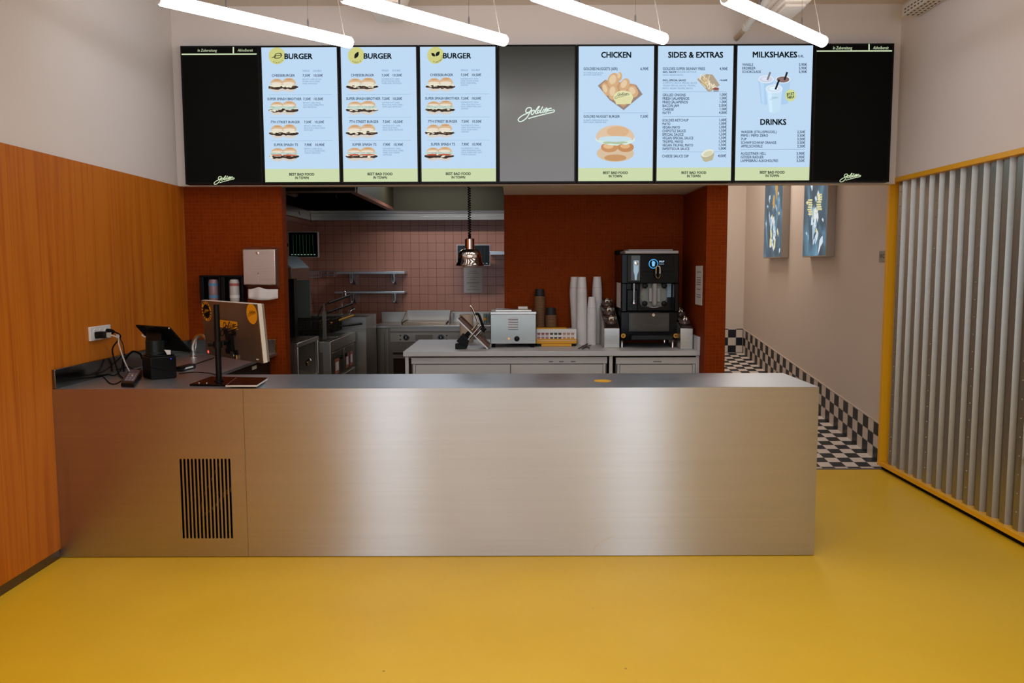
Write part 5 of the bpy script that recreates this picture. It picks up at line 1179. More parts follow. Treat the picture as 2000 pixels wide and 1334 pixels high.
p = at(577, 547, Y=8.1); q = at(606, 606, Y=8.1); m = MB(mat('cover_steel', (128, 142, 138), 0.35, 0.35)); m.prism([(XL + 0.17, 7.95, 0.965), (XL + 0.17 + 0.03, 7.95, 0.965), (XL + 0.06, 7.95, q.z + 0.46), (XL + 0.03, 7.95, q.z + 0.46)], (0, 0.3, 0))
m.box(p.x, q.x, 8.1, 8.11, 0.965, p.z)
single('fryer_cover', m, 'upright steel fryer cover leaning at the left kitchen wall', 'lid')
# chip scuttle with heat lamp
t = thing('chip_scuttle', 'steel chip scuttle bench with a heat hood beside the mosaic stub wall', 'chip bench', (-2.05, 6.75, 0)); XS = -1.72; ZS = 0.957
m = MB(STEEL); m.box(XS - 0.03, XS, 6.4, 7.09, ZS - 0.035, ZS); m.box(XS - 0.03, XS, 6.4, 6.43, 0.05, ZS - 0.035); m.box(XS - 0.03, XS, 7.06, 7.09, 0.05, ZS - 0.035); m.box(XS - 0.03, XS, 6.43, 7.06, 0.60, 0.635); part('front_frame', m, t, 0.003)
m = MB(STEEL_D); m.box(XL + 0.022, XL + 0.03, 6.4, 7.09, 0.05, 1.05); m.box(XL + 0.03, XS - 0.03, 6.4, 6.408, 0.05, ZS); m.box(XL + 0.03, XS - 0.03, 7.082, 7.09, 0.05, ZS)
m.prism([(XS - 0.03, 6.408, 0.62), (XS - 0.03, 6.408, 0.61), (XL + 0.03, 6.408, 0.80), (XL + 0.03, 6.408, 0.81)], (0, 0.674, 0)); part('bin', m, t)
m = MB(BLACK_M); m.box(XL + 0.05, XS - 0.05, 6.45, 7.04, 0.56, 0.60); part('drawer_well', m, t)
m = MB(BLACK); m.box(XL + 0.06, at(577, 560, Y=7.0).x, 6.95, 7.05, ZS, at(566, 544, Y=7.0).z); part('post', m, t)
p = at(588, 523, Y=6.8); q = at(588, 544, Y=6.8); m = MB(mat('hood_brown_steel', (120, 100, 88), 0.35, 0.8)); m.box(XL + 0.05, p.x, 6.5, 7.08, q.z, p.z); hz = part('heat_hood', m, t, 0.003)
m = MB(mat('hood_top_steel', (140, 152, 156), 0.35, 0.9)); tp = at(575, 500, Y=6.8).z; m.prism([(XL + 0.05, 6.5, p.z + 0.0005), (p.x, 6.5, p.z + 0.0005), (p.x - 0.10, 6.5, tp), (XL + 0.05, 6.5, tp + 0.02)], (0, 0.58, 0)); part('sloped_top', m, hz, root=t)
p = at(600, 707, Y=6.8); m = MB(CHROME); m.tube([(p.x, 6.8, p.z - 0.03), (p.x, 6.8, p.z), (p.x + 0.03, 6.8, p.z + 0.02)], 0.012, 8); part('drain_tap', m, t)
p = at(586, 604, Y=7.3); m = MB(CHROME); m.lathe([(0.03, 0), (0.03, 0.03), (0.02, 0.045), (0.0, 0.05)], (XL + 0.10, 7.35, 0.961), 16); single('chrome_shaker', m, 'small chrome pot on the fryer ledge by the steel lid', 'pot')
# sink unit between fryer and range
XU = -1.534; ZU = 1.046
t = thing('sink_unit', 'tall steel sink unit between the fryer and the range', 'sink unit', (-2.0, 8.68, 0))
m = MB(STEEL); m.box(XU - 0.01, XU, 8.36, 9.0, 0, ZU); m.box(XL + 0.022, XU - 0.01, 8.36, 8.37, 0, ZU); m.box(XL + 0.022, XU - 0.01, 8.99, 9.0, 0, ZU); m.box(XL + 0.022, XL + 0.1, 8.37, 8.99, 0, ZU); part('cabinet', m, t)
m = MB(STEEL); m.box(XL + 0.1, XU - 0.01, 8.37, 8.45, ZU - 0.02, ZU); m.box(XL + 0.1, XU - 0.01, 8.9, 8.99, ZU - 0.02, ZU); m.box(XU - 0.1, XU - 0.01, 8.45, 8.9, ZU - 0.02, ZU); m.box(XL + 0.1, XU - 0.1, 8.45, 8.9, ZU - 0.2, ZU - 0.19); part('basin', m, t)
p = at(664, 612, Y=8.93)
t = thing('kitchen_tap', 'chrome gooseneck tap with lever on the kitchen sink unit', 'tap', (p.x, 8.94, ZU)); m = MB(CHROME)
q1 = at(669, 585, Y=8.94); q2 = at(673, 570, Y=8.94); q3 = at(676, 582, Y=8.94)
m.lathe([(0.03, 0), (0.03, 0.008), (0.02, 0.012)], (p.x, 8.94, ZU), 16); m.tube([(p.x, 8.94, ZU), q1, q2, q3], 0.014, 10); part('spout', m, t)
a = at(682, 611, Y=8.94); b = at(693, 601, Y=8.94); m = MB(CHROME); m.tube([(a.x, 8.94, ZU), a + Vector((0.01, 0, 0.03)), b], 0.016, 10); part('lever', m, t)
# ------------------------------------------------------------------ back counter in the recess
ZB = 0.91; YB = 6.175; BX0 = at(787, 687, Z=ZB).x
t = thing('back_counter', 'pale steel back counter worktop running into the mosaic recess', 'counter', (0.3, 6.5, 0))
WT = PALE_STEEL
m = MB(WT); m.prism([(BX0, YB, ZB), (PX0 - 0.002, YB, ZB), (PX0 - 0.002, RWY - 0.002, ZB), (RWX - 0.004, RWY - 0.002, ZB), (RWX - 0.004, 7.24, ZB), (BX0, 7.24, ZB)], (0, 0, -0.038)); part('worktop', m, t, 0.003)
m = MB(WT); m.box(PX0 - 0.024, PX0 - 0.002, YB, RWY - 0.002, ZB + 0.0005, at(1368, 658, Y=YB).z); part('side_upstand', m, t, 0.002)
lx = at(794.5, 700, Y=YB + 0.02).x
for xx, yy in ((lx, YB + 0.03), (lx, 7.19), (at(1193, 700, Y=YB + 0.03).x, YB + 0.03), (PX0 - 0.016, YB + 0.03)):
    m = MB(WT); m.box(xx - 0.013, xx + 0.013, yy - 0.013, yy + 0.013, 0, ZB - 0.038); part('leg', m, t, 0.002)
def fridge(xa, xb, div, label, tags):
    YFp = YB + 0.03
    a = at(xa, 698.5, Y=YFp); b = at(xb, 698.5, Y=YFp)
    t = thing('undercounter_fridge', label, 'fridge', ((a.x + b.x) / 2, 6.5, 0), 'fridges under the back counter')
    m = MB(STEEL_D); m.box(a.x, b.x, YFp + 0.03, 6.85, 0.04, a.z); part('carcass', m, t)
    zt_ = at(xa, 711, Y=YFp).z; m = MB(PALE_STEEL); m.box(a.x, b.x, YFp, YFp + 0.03, zt_, a.z); tp = part('top_panel', m, t, 0.002)
    m = MB(mat('panel_print', (120, 120, 122), 0.5))
    for x0_, x1_ in tags: p = at(x0_, 705.2, Y=YFp); q = at(x1_, 707.4, Y=YFp); m.box(p.x, q.x, YFp - 0.0008, YFp, q.z, p.z)
    part('panel_lettering', m, tp, root=t)
    xs_ = [a.x + 0.03] + [at(d, 715, Y=YFp).x for d in div] + [b.x - 0.03]
    for q0, q1 in zip(xs_[:-1], xs_[1:]): m = MB(PALE_STEEL); m.box(q0 + 0.003, q1 - 0.003, YFp + 0.006, YFp + 0.03, 0.1, zt_ - 0.008); part('door', m, t, 0.002)
    m = MB(PALE_STEEL); m.box(a.x + 0.012, a.x + 0.03, YFp + 0.008, YFp + 0.03, 0.08, zt_ - 0.003); m.box(b.x - 0.03, b.x - 0.012, YFp + 0.008, YFp + 0.03, 0.08, zt_ - 0.003); part('stile', m, t)
    m = MB(BLACK); m.box(a.x + 0.05, b.x - 0.05, YFp + 0.06, 6.8, 0.0, 0.04); part('plinth', m, t)
fridge(803, 1186, (997,), 'wide double-door steel fridge under the back counter', [(1072, 1080), (1092, 1101), (1115, 1124)])
fridge(1203, 1361, (), 'single-door steel fridge under the milkshake machine', [(1276, 1292)])

def on_top(x, y): return at(x, y, Z=ZB)
# paper roll
p = at(911.5, 668, Y=7.0); t = thing('paper_roll', 'large beige paper roll standing on the back counter behind the tablet arm', 'paper roll', (p.x, 7.0, ZB)); zt_ = at(911, 614, Y=7.0).z - ZB
m = MB(mat('beige_paper', (206, 182, 160), 0.9)); m.lathe([(0.058, 0.001), (0.06, 0.004), (0.06, zt_ - 0.003), (0.058, zt_), (0.022, zt_)], (p.x, 7.0, ZB), 32); part('roll', m, t)
m = MB(mat('card_core', (150, 120, 92), 0.9)); m.lathe([(0.022, 0.01), (0.022, zt_ + 0.001), (0.018, zt_ + 0.001), (0.018, 0.01)], (p.x, 7.0, ZB), 20); part('core', m, t)

# tablet on a jointed arm, seen edge-on
YA = 6.45
t = thing('tablet_holder', 'tilted tablet with pale rim on a jointed chrome arm beside the toaster', 'tablet holder', (at(922, 676, Y=YA).x, YA, ZB))
a = at(893, 622.5, Y=YA); b = at(952.5, 680.5, Y=YA); d = (b - a).normalized(); nrm = Vector((-d.z, 0, d.x)); nrm = nrm if nrm.z > 0 else -nrm
def slab(mb, c0, c1, s0=0.0, s1=0.0): return mb.hexa([a + d * s0 + nrm * c0 + Vector((0, -0.09, 0)), b - d * s1 + nrm * c0 + Vector((0, -0.09, 0)), b - d * s1 + nrm * c0 + Vector((0, 0.09, 0)), a + d * s0 + nrm * c0 + Vector((0, 0.09, 0))], [a + d * s0 + nrm * c1 + Vector((0, -0.09, 0)), b - d * s1 + nrm * c1 + Vector((0, -0.09, 0)), b - d * s1 + nrm * c1 + Vector((0, 0.09, 0)), a + d * s0 + nrm * c1 + Vector((0, 0.09, 0))])
m = MB(mat('tablet_rim_white', (232, 232, 232), 0.35)); slab(m, 0, 0.012); part('tablet_rim', m, t, 0.003)
m = MB(mat('tablet_back_reflection', (96, 62, 44), 0.4)); slab(m, 0.012, 0.036, 0.006, 0.006); part('tablet_back', m, t, 0.003)  # brown base colour paints in what the back reflects
m = MB(CHROME); P = lambda x, y, dy=0: at(x, y, Y=YA + dy)
m.tube([P(918, 597, -0.1), P(923, 603, -0.1), P(933, 628, -0.1), P(931, 634, -0.1), P(922, 645, -0.1)], 0.0085, 8); m.tube([P(939, 636, -0.1), P(915, 664, -0.1)], 0.0085, 8, smooth=False); m.tube([P(941, 645, -0.1), P(930, 657, -0.1)], 0.009, 8, smooth=False); m.tube([P(946, 643, -0.05), P(946.5, 664, -0.05)], 0.008, 8, smooth=False); part('chrome_arm', m, t)
m = MB(BLACK); m.tube([P(928, 613, -0.1), P(934, 614, -0.1), P(938, 622, -0.1), P(944, 640, -0.1)], 0.011, 8); m.tube([P(947, 640, -0.1), P(941, 646, -0.1)], 0.02, 10, smooth=False); part('black_joint', m, t)
m = MB(BLACK); c0 = P(908, 659, -0.06); ax = (P(899, 675, -0.06) - P(917, 650, -0.06)).normalized(); m.cyl(P(917, 649, -0.06), P(911, 656, -0.06), 0.018, 12); sd = Vector((-ax.z, 0, ax.x)); q0, q1 = P(911, 656, -0.06), P(902, 673, -0.06)
m.hexa([q0 + sd * 0.035 + Vector((0, -0.04, 0)), q0 - sd * 0.035 + Vector((0, -0.04, 0)), q0 - sd * 0.035 + Vector((0, 0.04, 0)), q0 + sd * 0.035 + Vector((0, 0.04, 0))], [q1 + sd * 0.05 + Vector((0, -0.04, 0)), q1 - sd * 0.05 + Vector((0, -0.04, 0)), q1 - sd * 0.05 + Vector((0, 0.04, 0)), q1 + sd * 0.05 + Vector((0, 0.04, 0))]); m.box(q1.x - 0.05, q1.x + 0.03, YA - 0.1, YA + 0.0, ZB + 0.001, q1.z + 0.01); part('clamp_foot', m, t, 0.003)

# bun toaster
YO = 6.47
t = thing('bun_toaster', 'boxy steel bun toaster with louvres, knob and amber lamp', 'toaster', (at(1002, 670, Y=YO).x, 6.6, ZB))
a = at(958, 609, Y=YO); b = at(1047, 671.5, Y=YO); TS = brushed('toaster_steel', (176, 177, 170), rough=0.36, aniso=0.2, var=0.1, streak=(2, 2, 3))
m = MB(TS); m.box(a.x, b.x, YO, YO + 0.34, b.z, a.z - 0.02); part('body', m, t, 0.004)
m = MB(STEEL); m.box(a.x - 0.001, b.x + 0.003, YO - 0.006, YO + 0.345, a.z - 0.022, a.z); part('top_lip', m, t, 0.003)
p = at(968, 604.5, Y=YO + 0.1); q = at(1038, 608, Y=YO + 0.1); m = MB(STEEL); m.box(p.x, q.x, YO + 0.06, YO + 0.3, a.z, a.z + 0.012); m.cyl((p.x + 0.06, YO + 0.1, a.z + 0.008), (q.x - 0.02, YO + 0.1, a.z + 0.008), 0.009, 10); part('lid', m, t, 0.002)
m = MB(WHITE_P)
for k in range(5): p = at(993, 620.5 + 4.8 * k, Y=YO); q = at(1011.5, 624 + 4.8 * k, Y=YO); m.hexa([(p.x, YO, q.z), (q.x, YO, q.z), (q.x, YO, p.z), (p.x, YO, p.z)], [(p.x, YO - 0.009, q.z), (q.x, YO - 0.009, q.z), (q.x, YO - 0.001, p.z), (p.x, YO - 0.001, p.z)])
m.mats[0] = PALE_STEEL; part('louvres', m, t)
m = MB(BLACK_M)
for k in range(5): p = at(992.5, 623.6 + 4.8 * k, Y=YO); q = at(1012, 624.9 + 4.8 * k, Y=YO); m.box(p.x, q.x, YO - 0.0012, YO, q.z, p.z)
part('vent_grille', m, t)
p = at(1009.5, 661.5, Y=YO); m = MB(BLACK); m.lathe([(0.022, 0), (0.02, 0.016), (0.017, 0.018)], (p.x, YO, p.z), 24, axis=(0, -1, 0)); m.box(p.x - 0.003, p.x + 0.003, YO - 0.021, YO - 0.018, p.z - 0.012, p.z + 0.012); part('knob', m, t)
p = at(994, 661.5, Y=YO); m = MB(mat('amber_lamp', (220, 140, 40), 0.3, emit=(255, 170, 60), estr=0.8)); m.lathe([(0.007, 0), (0.006, 0.004), (0.0, 0.006)], (p.x, YO, p.z), 14, axis=(0, -1, 0)); part('amber_lamp', m, t)
for dx_ in (0.02, b.x - a.x - 0.03):
    for dy_ in (0.03, 0.30): m = MB(RUBBER); m.lathe([(0.016, 0), (0.013, b.z - ZB - 0.001)], (a.x + dx_, YO + dy_, ZB + 0.0005), 12); part('foot', m, t)
p = at(1012, 599, Y=YO + 0.12); q = at(1030.5, 605, Y=YO + 0.12); m = MB(WHITE_P); m.box(p.x, q.x, YO + 0.12, YO + 0.2, a.z + 0.0125, p.z); single('white_box', m, 'small white box lying on top of the bun toaster', 'box', bevel=0.002)
p = at(1021, 677, Z=ZB); m = MB(BLACK)
for k in range(5): m.box(p.x + 0.03 * k, p.x + 0.03 * k + 0.018, p.y, p.y + 0.012, ZB + 0.0005, ZB + 0.012)
m.box(p.x, p.x + 0.14, p.y + 0.006, p.y + 0.03, ZB + 0.0005, ZB + 0.006); single('rubber_comb', m, 'small black toothed strip lying under the toaster edge', 'strip')

# brown cup stacks (upside-down, black bodies, kraft rims)
KRAFT = mat('kraft_rim', (138, 98, 62), 0.8); CUPB = mat('black_paper_cup', (22, 22, 20), 0.6); CUPW = mat('white_paper_cup', (226, 222, 220), 0.55); CUPL = mat('tan_cup_line', (206, 180, 160), 0.6)
def stack(x, ytop, Y, n, rb_, rt, hc, pitch, kind, lab_top, lab, group, lean=0.0):
    p = at(x, 660, Y=Y)
    m = MB()
    if kind == 'dark':
        m.use(KRAFT); m.lathe([(rb_ - 0.0008, 0.0), (rb_, 0.001), (rb_, pitch * 0.62), (rb_ - 0.001, pitch * 0.72)], (0, 0, 0), 20)
        m.use(CUPB); m.lathe([(rb_ - 0.001, pitch * 0.72), (rt, hc), (rt - 0.002, hc), (rt - 0.003, hc - 0.004), (0.0, hc - 0.004)], (0, 0, 0), 20)
    else:
        m.use(CUPW); m.lathe([(rb_ - 0.001, 0.0), (rb_ + 0.0012, 0.001), (rb_ + 0.0014, 0.0035), (rb_ - 0.0004, 0.005), (rb_ - 0.0012, hc * 0.3)], (0, 0, 0), 20)
        m.use(CUPL); m.lathe([(rb_ - 0.0012, hc * 0.3), (rb_ - 0.0015, hc * 0.3 + 0.003)], (0, 0, 0), 20)
        m.use(CUPW); m.lathe([(rb_ - 0.0015, hc * 0.3 + 0.003), (rt, hc), (rt - 0.002, hc + 0.0005), (rt - 0.003, hc - 0.005), (0.0, hc - 0.005)], (0, 0, 0), 20)
    o = finish('paper_cup', m, Vector((0, 0, 0)))
    for k in range(n):
        c = o if k == 0 else o.copy()
        if k: link(c)
        c.location = (p.x + lean * pitch * k, Y, ZB + 0.0005 + pitch * k)
        tag(c, lab_top if k == n - 1 else lab, 'cup', group)
stack(1054, 565, 6.80, 40, 0.0445, 0.0375, 0.068, 0.0101, 'dark', 'black-bodied paper cup on top of the taller brown cup stack', 'brown-rimmed paper cup in the taller brown stack beside the toaster', 'taller stack of brown cups')
stack(1076, 600, 6.77, 25, 0.0465, 0.0385, 0.068, 0.0099, 'dark', 'black-bodied paper cup on top of the shorter brown cup stack', 'brown-rimmed paper cup in the shorter brown stack behind the sauce carton', 'shorter stack of brown cups')
stack(1135.8, 540, 6.70, 53, 0.0425, 0.0335, 0.132, 0.0083, 'white', 'topmost white paper cup of the front tall stack', 'white paper cup in the front tall stack, right of the sauce carton', 'front tall stack of white cups')
stack(1155.5, 577, 6.70, 33, 0.0395, 0.029, 0.132, 0.0083, 'white', 'topmost white paper cup of the shortest white stack', 'white paper cup in the shortest white stack', 'shortest stack of white cups')
stack(1127.5, 541, 6.81, 53, 0.0425, 0.0335, 0.132, 0.0083, 'white', 'topmost white paper cup of the leaning back left stack', 'white paper cup in the half hidden back left white stack', 'back left stack of white cups', lean=-0.055)
stack(1165.5, 540, 6.81, 53, 0.0420, 0.0325, 0.132, 0.0083, 'white', 'topmost white paper cup of the stack nearest the topping pots', 'white paper cup in the stack behind the left topping pots', 'back right stack of white cups')

# sauce carton
YS = 6.57
a = at(1047.5, 643, Y=YS); b = at(1126, 671, Y=YS)
t = thing('sauce_carton', 'white and yellow display carton of sauce tubs beside the toaster', 'carton', ((a.x + b.x) / 2, YS + 0.07, ZB))
CY = mat('carton_yellow', (226, 162, 24), 0.5)
m = MB(WHITE_P); m.box(a.x, b.x, YS, YS + 0.14, b.z + 0.022, a.z); part('carton_body', m, t, 0.002)
m = MB(CY); m.box(a.x - 0.001, b.x + 0.001, YS - 0.001, YS + 0.141, b.z, b.z + 0.022); m.box(a.x, b.x, YS - 0.0006, YS, b.z + 0.026, b.z + 0.04); m.box(a.x + 0.004, b.x - 0.08, YS + 0.01, YS + 0.12, a.z, a.z + 0.008); part('yellow_bands', m, t)
def cpx(x, y): return at(x, y, Y=YS - 0.0012)
for grp, x0_, cols in (((0, 'tub_picture'), 1049, [(150, 80, 84), (206, 196, 200), (170, 100, 100)]), ((1, 'tub_picture'), 1074, [(60, 56, 52), (230, 226, 222), (40, 36, 34)]), ((2, 'tub_picture'), 1099, [(176, 136, 110), (226, 214, 204), (196, 140, 110)])):
    m = MB()
    for q in range(3):
        xx = x0_ + 8.1 * q
        for (v0, v1), c in zip(((650, 654), (654.5, 658), (658.5, 661.5)), cols):
            m.use(mat('print_%d_%d' % (grp[0], v0), c, 0.6)) if False else m.use(PRN.setdefault(c, mat('printed_tub', c, 0.6)) if 'PRN' in globals() else globals().setdefault('PRN', {}).setdefault(c, mat('printed_tub', c, 0.6)))
            m.add([cpx(xx, v0), cpx(xx + 6.6, v0), cpx(xx + 6, v1), cpx(xx + 0.6, v1)], [(0, 1, 2, 3)])
    part('tub_picture', m, t)
for xx in (a.x + 0.025, b.x - 0.025): m = MB(BLACK); m.box(xx - 0.02, xx + 0.02, YS + 0.0, YS + 0.13, ZB + 0.0005, b.z); part('foot', m, t, 0.003)
p = at(1057, 674, Y=YS + 0.012); q = at(1116, 680, Y=YS - 0.05); m = MB(CY); m.box(p.x, at(1116, 674, Y=YS).x, YS - 0.015, YS + 0.1, ZB + 0.0005, ZB + 0.02)
single('yellow_tray', m, 'flat yellow tray under the sauce carton', 'tray', bevel=0.002)
# keys
t = thing('key_bunch', 'bunch of dark keys lying in front of the white cup stacks', 'keys', (*on_top(1142, 680).xy, ZB)); m = MB(mat('key_metal', (92, 74, 60), 0.3, 0.9))
for x0_, y0_, x1_, y1_ in ((1130, 682, 1143, 676), (1134, 680, 1149, 673), (1140, 681, 1154, 676), (1145, 675, 1151, 682), (1137, 683, 1144, 679)):
    a = on_top(x0_, y0_); b = on_top(x1_, y1_); m.cyl((a.x, a.y, ZB + 0.006), (b.x, b.y, ZB + 0.010), 0.005, 6)
part('keys', m, t); m = MB(CHROME); c = on_top(1147, 678); m.tube([(c.x + 0.016 * math.cos(q), c.y + 0.02 * math.sin(q), ZB + 0.008) for q in [i * PI / 6 for i in range(13)]], 0.002, 6, smooth=False); part('ring', m, t)

# topping racks either side of the milkshake machine
DKPOT = mat('topping_well', (40, 30, 26), 0.25); SMK = mat('smoky_lid', (84, 66, 58), 0.12)
def topping(xa, xb, ytop, yf0, label, Yf=6.41):
    a = at(xa, 641.5, Y=Yf); b = at(xb, 682, Y=Yf); zf = a.z; zt_ = at(xa, ytop, Y=6.86).z; Y1 = 6.86
    t = thing('topping_rack', label, 'topping rack', ((a.x + b.x) / 2, 6.6, ZB), 'stepped topping racks')
    m = MB(STEEL); m.prism([(a.x, Yf, ZB + 0.0005), (a.x, Yf, zf), (a.x, Y1, zt_), (a.x, Y1, ZB + 0.0005)], (b.x - a.x, 0, 0)); part('case', m, t, 0.003)
    L = Vector((0, Y1 - Yf, zt_ - zf)); ln = L.length; L.normalize(); N = Vector((0, -L.z, L.y))
    for k in range(3):
        o = Vector((a.x + 0.01, Yf, zf)) + L * (0.012 + k * (ln - 0.02) / 3); w = b.x - a.x - 0.02; h = (ln - 0.02) / 3 - 0.012
        Q = lambda s, r, n: o + Vector((w * s, 0, 0)) + L * (h * r) + N * n
        m = MB(DKPOT); m.hexa([Q(0, 0, 0.0005), Q(1, 0, 0.0005), Q(1, 1, 0.0005), Q(0, 1, 0.0005)], [Q(0.02, 0.02, 0.014), Q(0.98, 0.02, 0.014), Q(0.98, 0.98, 0.014), Q(0.02, 0.98, 0.014)]); pt = part('pot', m, t)
        m = MB(STEEL); m.hexa([Q(0, 0.9, 0.014), Q(1, 0.9, 0.014), Q(1, 1.04, 0.014), Q(0, 1.04, 0.014)], [Q(0, 0.9, 0.026), Q(1, 0.9, 0.026), Q(1, 1.04, 0.026), Q(0, 1.04, 0.026)]); part('front_strip', m, pt, root=t)
        m = MB(SMK); c = Q(0.5, 0.45, 0.016); m.lathe([(0.045, 0), (0.043, 0.012), (0.028, 0.026), (0.0, 0.03)], c, 20, axis=N); part('lid', m, pt, root=t)
        m = MB(CHROME); m.tube([Q(0.35, 0.3, 0.03), Q(0.38, 0.45, 0.055), Q(0.5, 0.6, 0.062), Q(0.62, 0.45, 0.055), Q(0.65, 0.3, 0.03)], 0.006, 6); m.sphere(Q(0.5, 0.45, 0.05), 0.012, 10); part('lid_handle', m, pt, root=t)
topping(1180, 1210, 587, 641, 'steel rack of three topping pots left of the milkshake machine')
topping(1329, 1353, 592, 641, 'steel rack of topping pots right of the milkshake machine', 6.3)

# milkshake machine; M_(x, y) turns the enlarged photo's pixels of the machine into frame pixels
M_ = lambda x, y: (1180 + x / 5.032, 470 + y / 5.032)
YM = 6.42; YMB = 6.86
t = thing('milkshake_machine', 'black milkshake machine with a lit round cup icon on the back counter', 'milkshake machine', (at(1268, 680, Y=YM).x, 6.6, ZB))
def mp_(x, y, dy=0.0): u_, v_ = M_(x, y); return at(u_, v_, Y=YM + dy)
def mbx(mb, x0, y0, x1, y1, d0, d1):      # box between depths d0 and d1 behind the machine's front plane
    a = mp_(x0, y0); b = mp_(x1, y1); return mb.box(a.x, b.x, YM + d0, YM + d1, b.z, a.z)
m = MB(BLACK_G); mbx(m, 172, 132, 735, 420, 0.0, 0.42); mbx(m, 172, 420, 732, 700, 0.10, 0.42); mbx(m, 172, 420, 222, 700, 0.0, 0.10); mbx(m, 690, 420, 732, 700, 0.0, 0.10); mbx(m, 165, 700, 728, 980, 0.012, 0.42); body = part('body', m, t, 0.006)
m = MB(mat('lid_grey', (176, 174, 174), 0.4)); mbx(m, 205, 100, 732, 128, -0.008, 0.40); mbx(m, 245, 84, 690, 100, 0.05, 0.36); part('top_lid', m, t, 0.008)
m = MB(BLACK_M); mbx(m, 165, 86, 245, 128, 0.30, 0.42); part('top_hinge', m, t, 0.006); m = MB(BLACK_M); mbx(m, 640, 80, 690, 100, 0.36, 0.42); part('top_hinge', m, t, 0.006)
m = MB(DGREY); mbx(m, 226, 140, 358, 410, -0.012, 0.0); sp_ = part('spinner_housing', m, t, 0.006)
m = MB(mat('spinner_recess', (70, 78, 80), 0.25)); mbx(m, 264, 146, 350, 392, -0.014, -0.012); part('recess_plate', m, sp_, 0.002, root=t)
m = MB(mat('spinner_pale', (168, 196, 210), 0.2, 0.4)); p = [mp_(288, 195, -0.016), mp_(340, 195, -0.016), mp_(338, 300, -0.016), mp_(322, 340, -0.016), mp_(318, 388, -0.016), mp_(300, 388, -0.016), mp_(298, 340, -0.016), mp_(288, 300, -0.016)]; m.prism(p, (0, -0.006, 0)); part('pale_strip', m, sp_, root=t)
q = mp_(313, 225); m = MB(CHROME); m.lathe([(0.017, 0), (0.015, 0.006), (0, 0.009)], (q.x, YM - 0.022, q.z), 18, axis=(0, -1, 0)); part('button', m, sp_, root=t)
m = MB(CHROME); a = mp_(299, 410); b = mp_(300, 600); m.cyl((a.x, YM + 0.03, a.z), (a.x, YM + 0.03, b.z), 0.006, 10); m.lathe([(0.02, 0), (0.02, 0.01), (0.009, 0.014), (0.009, 0.03), (0.016, 0.036)], (a.x, YM + 0.03, mp_(300, 622).z), 14); part('spindle', m, t)
m = MB(DGREY); mbx(m, 232, 480, 345, 700, 0.07, 0.10); part('splash_back', m, t, 0.01)
m = MB(BLACK_G); mbx(m, 360, 146, 680, 306, -0.006, 0.0); dp = part('display', m, t, 0.002)
q = mp_(483, 228); m = MB(glow((70, 170, 240)))
n = 40; R1, R2 = 0.0375, 0.0315
m.add([(q.x + r * math.cos(2 * PI * i / n), YM - 0.0068, q.z + r * math.sin(2 * PI * i / n)) for i in range(n) for r in (R1, R2)], [(2 * i, 2 * i + 1, (2 * i + 3) % (2 * n), (2 * i + 2) % (2 * n)) for i in range(n)])
m.use(glow((130, 200, 245))); m.add([(q.x + dx_, YM - 0.0068, q.z + dz_) for dx_, dz_ in ((-0.009, -0.02), (0.009, -0.02), (0.013, 0.007), (-0.013, 0.007))], [(0, 1, 2, 3)])
m.add([(q.x + 0.0145 * math.cos(PI * i / 12), YM - 0.0068, q.z + 0.008 + 0.012 * math.sin(PI * i / 12)) for i in range(13)], [tuple(range(13))]); m.add([(q.x - 0.004, YM - 0.007, q.z + 0.017), (q.x, YM - 0.007, q.z + 0.017), (q.x - 0.008, YM - 0.007, q.z + 0.029), (q.x - 0.011, YM - 0.007, q.z + 0.028)], [(0, 1, 2, 3)]); part('cup_icon', m, dp, root=t)
m = MB(glow((190, 215, 235))); f_ = lambda u_, v_: mp_(u_, v_, -0.0068); text(m, 'M-P', f_, 543, 590, 215, 197, 0.03); text(m, 'PUSH', f_, 543, 586, 234, 226, 0.0); part('display_lettering', m, dp, root=t)
# dispensing door
CLR = clear_mat('clear_acrylic', (236, 238, 236))
cx_, cz_ = mp_(497, 525).x, mp_(497, 525).z; w_ = (mp_(632, 525).x - mp_(365, 525).x) / 2; h_ = (mp_(497, 395).z - mp_(497, 652).z) / 2
rr = 0.035; pts = []
for qx, qz, a0_ in ((1, 1, 0), (-1, 1, PI / 2), (-1, -1, PI), (1, -1, 1.5 * PI)):
    for i in range(6): th = a0_ + i * PI / 10; pts.append((cx_ + qx * (w_ - rr) + rr * math.cos(th), YM + 0.072, cz_ + qz * (h_ - rr) + rr * math.sin(th)))
m = MB(mat('drum_white', (206, 204, 200), 0.35)); m.lathe([(0.103, 0), (0.103, 0.028), (0.09, 0.028), (0.088, 0.02), (0.0, 0.02)], (mp_(505, 540).x, YM + 0.10, mp_(505, 540).z), 36, axis=(0, -1, 0)); part('drum', m, t)
m = MB(CLR); m.prism(pts, (0, -0.022, 0)); dd = part('clear_door', m, t, 0.003)
m = MB(mat('dasher_grey', (150, 150, 146), 0.3)); mbx(m, 450, 470, 475, 600, 0.035, 0.05); mbx(m, 530, 470, 555, 600, 0.035, 0.05); q = mp_(503, 540); m.cyl((q.x, YM + 0.03, mp_(503, 420).z), (q.x, YM + 0.03, mp_(503, 620).z), 0.022, 16); m.lathe([(0.012, 0), (0.02, 0.01), (0.02, 0.035)], (q.x, YM + 0.03, mp_(503, 645).z), 16); part('spout', m, dd, root=t)
for x_, y_ in ((410, 445), (600, 445), (408, 620), (598, 620)): q = mp_(x_, y_); m = MB(BLACK); m.lathe([(0.021, 0), (0.023, 0.008), (0.02, 0.026), (0.015, 0.028)], (q.x, YM + 0.0495, q.z), 10, axis=(0, -1, 0)); part('knob', m, dd, root=t)
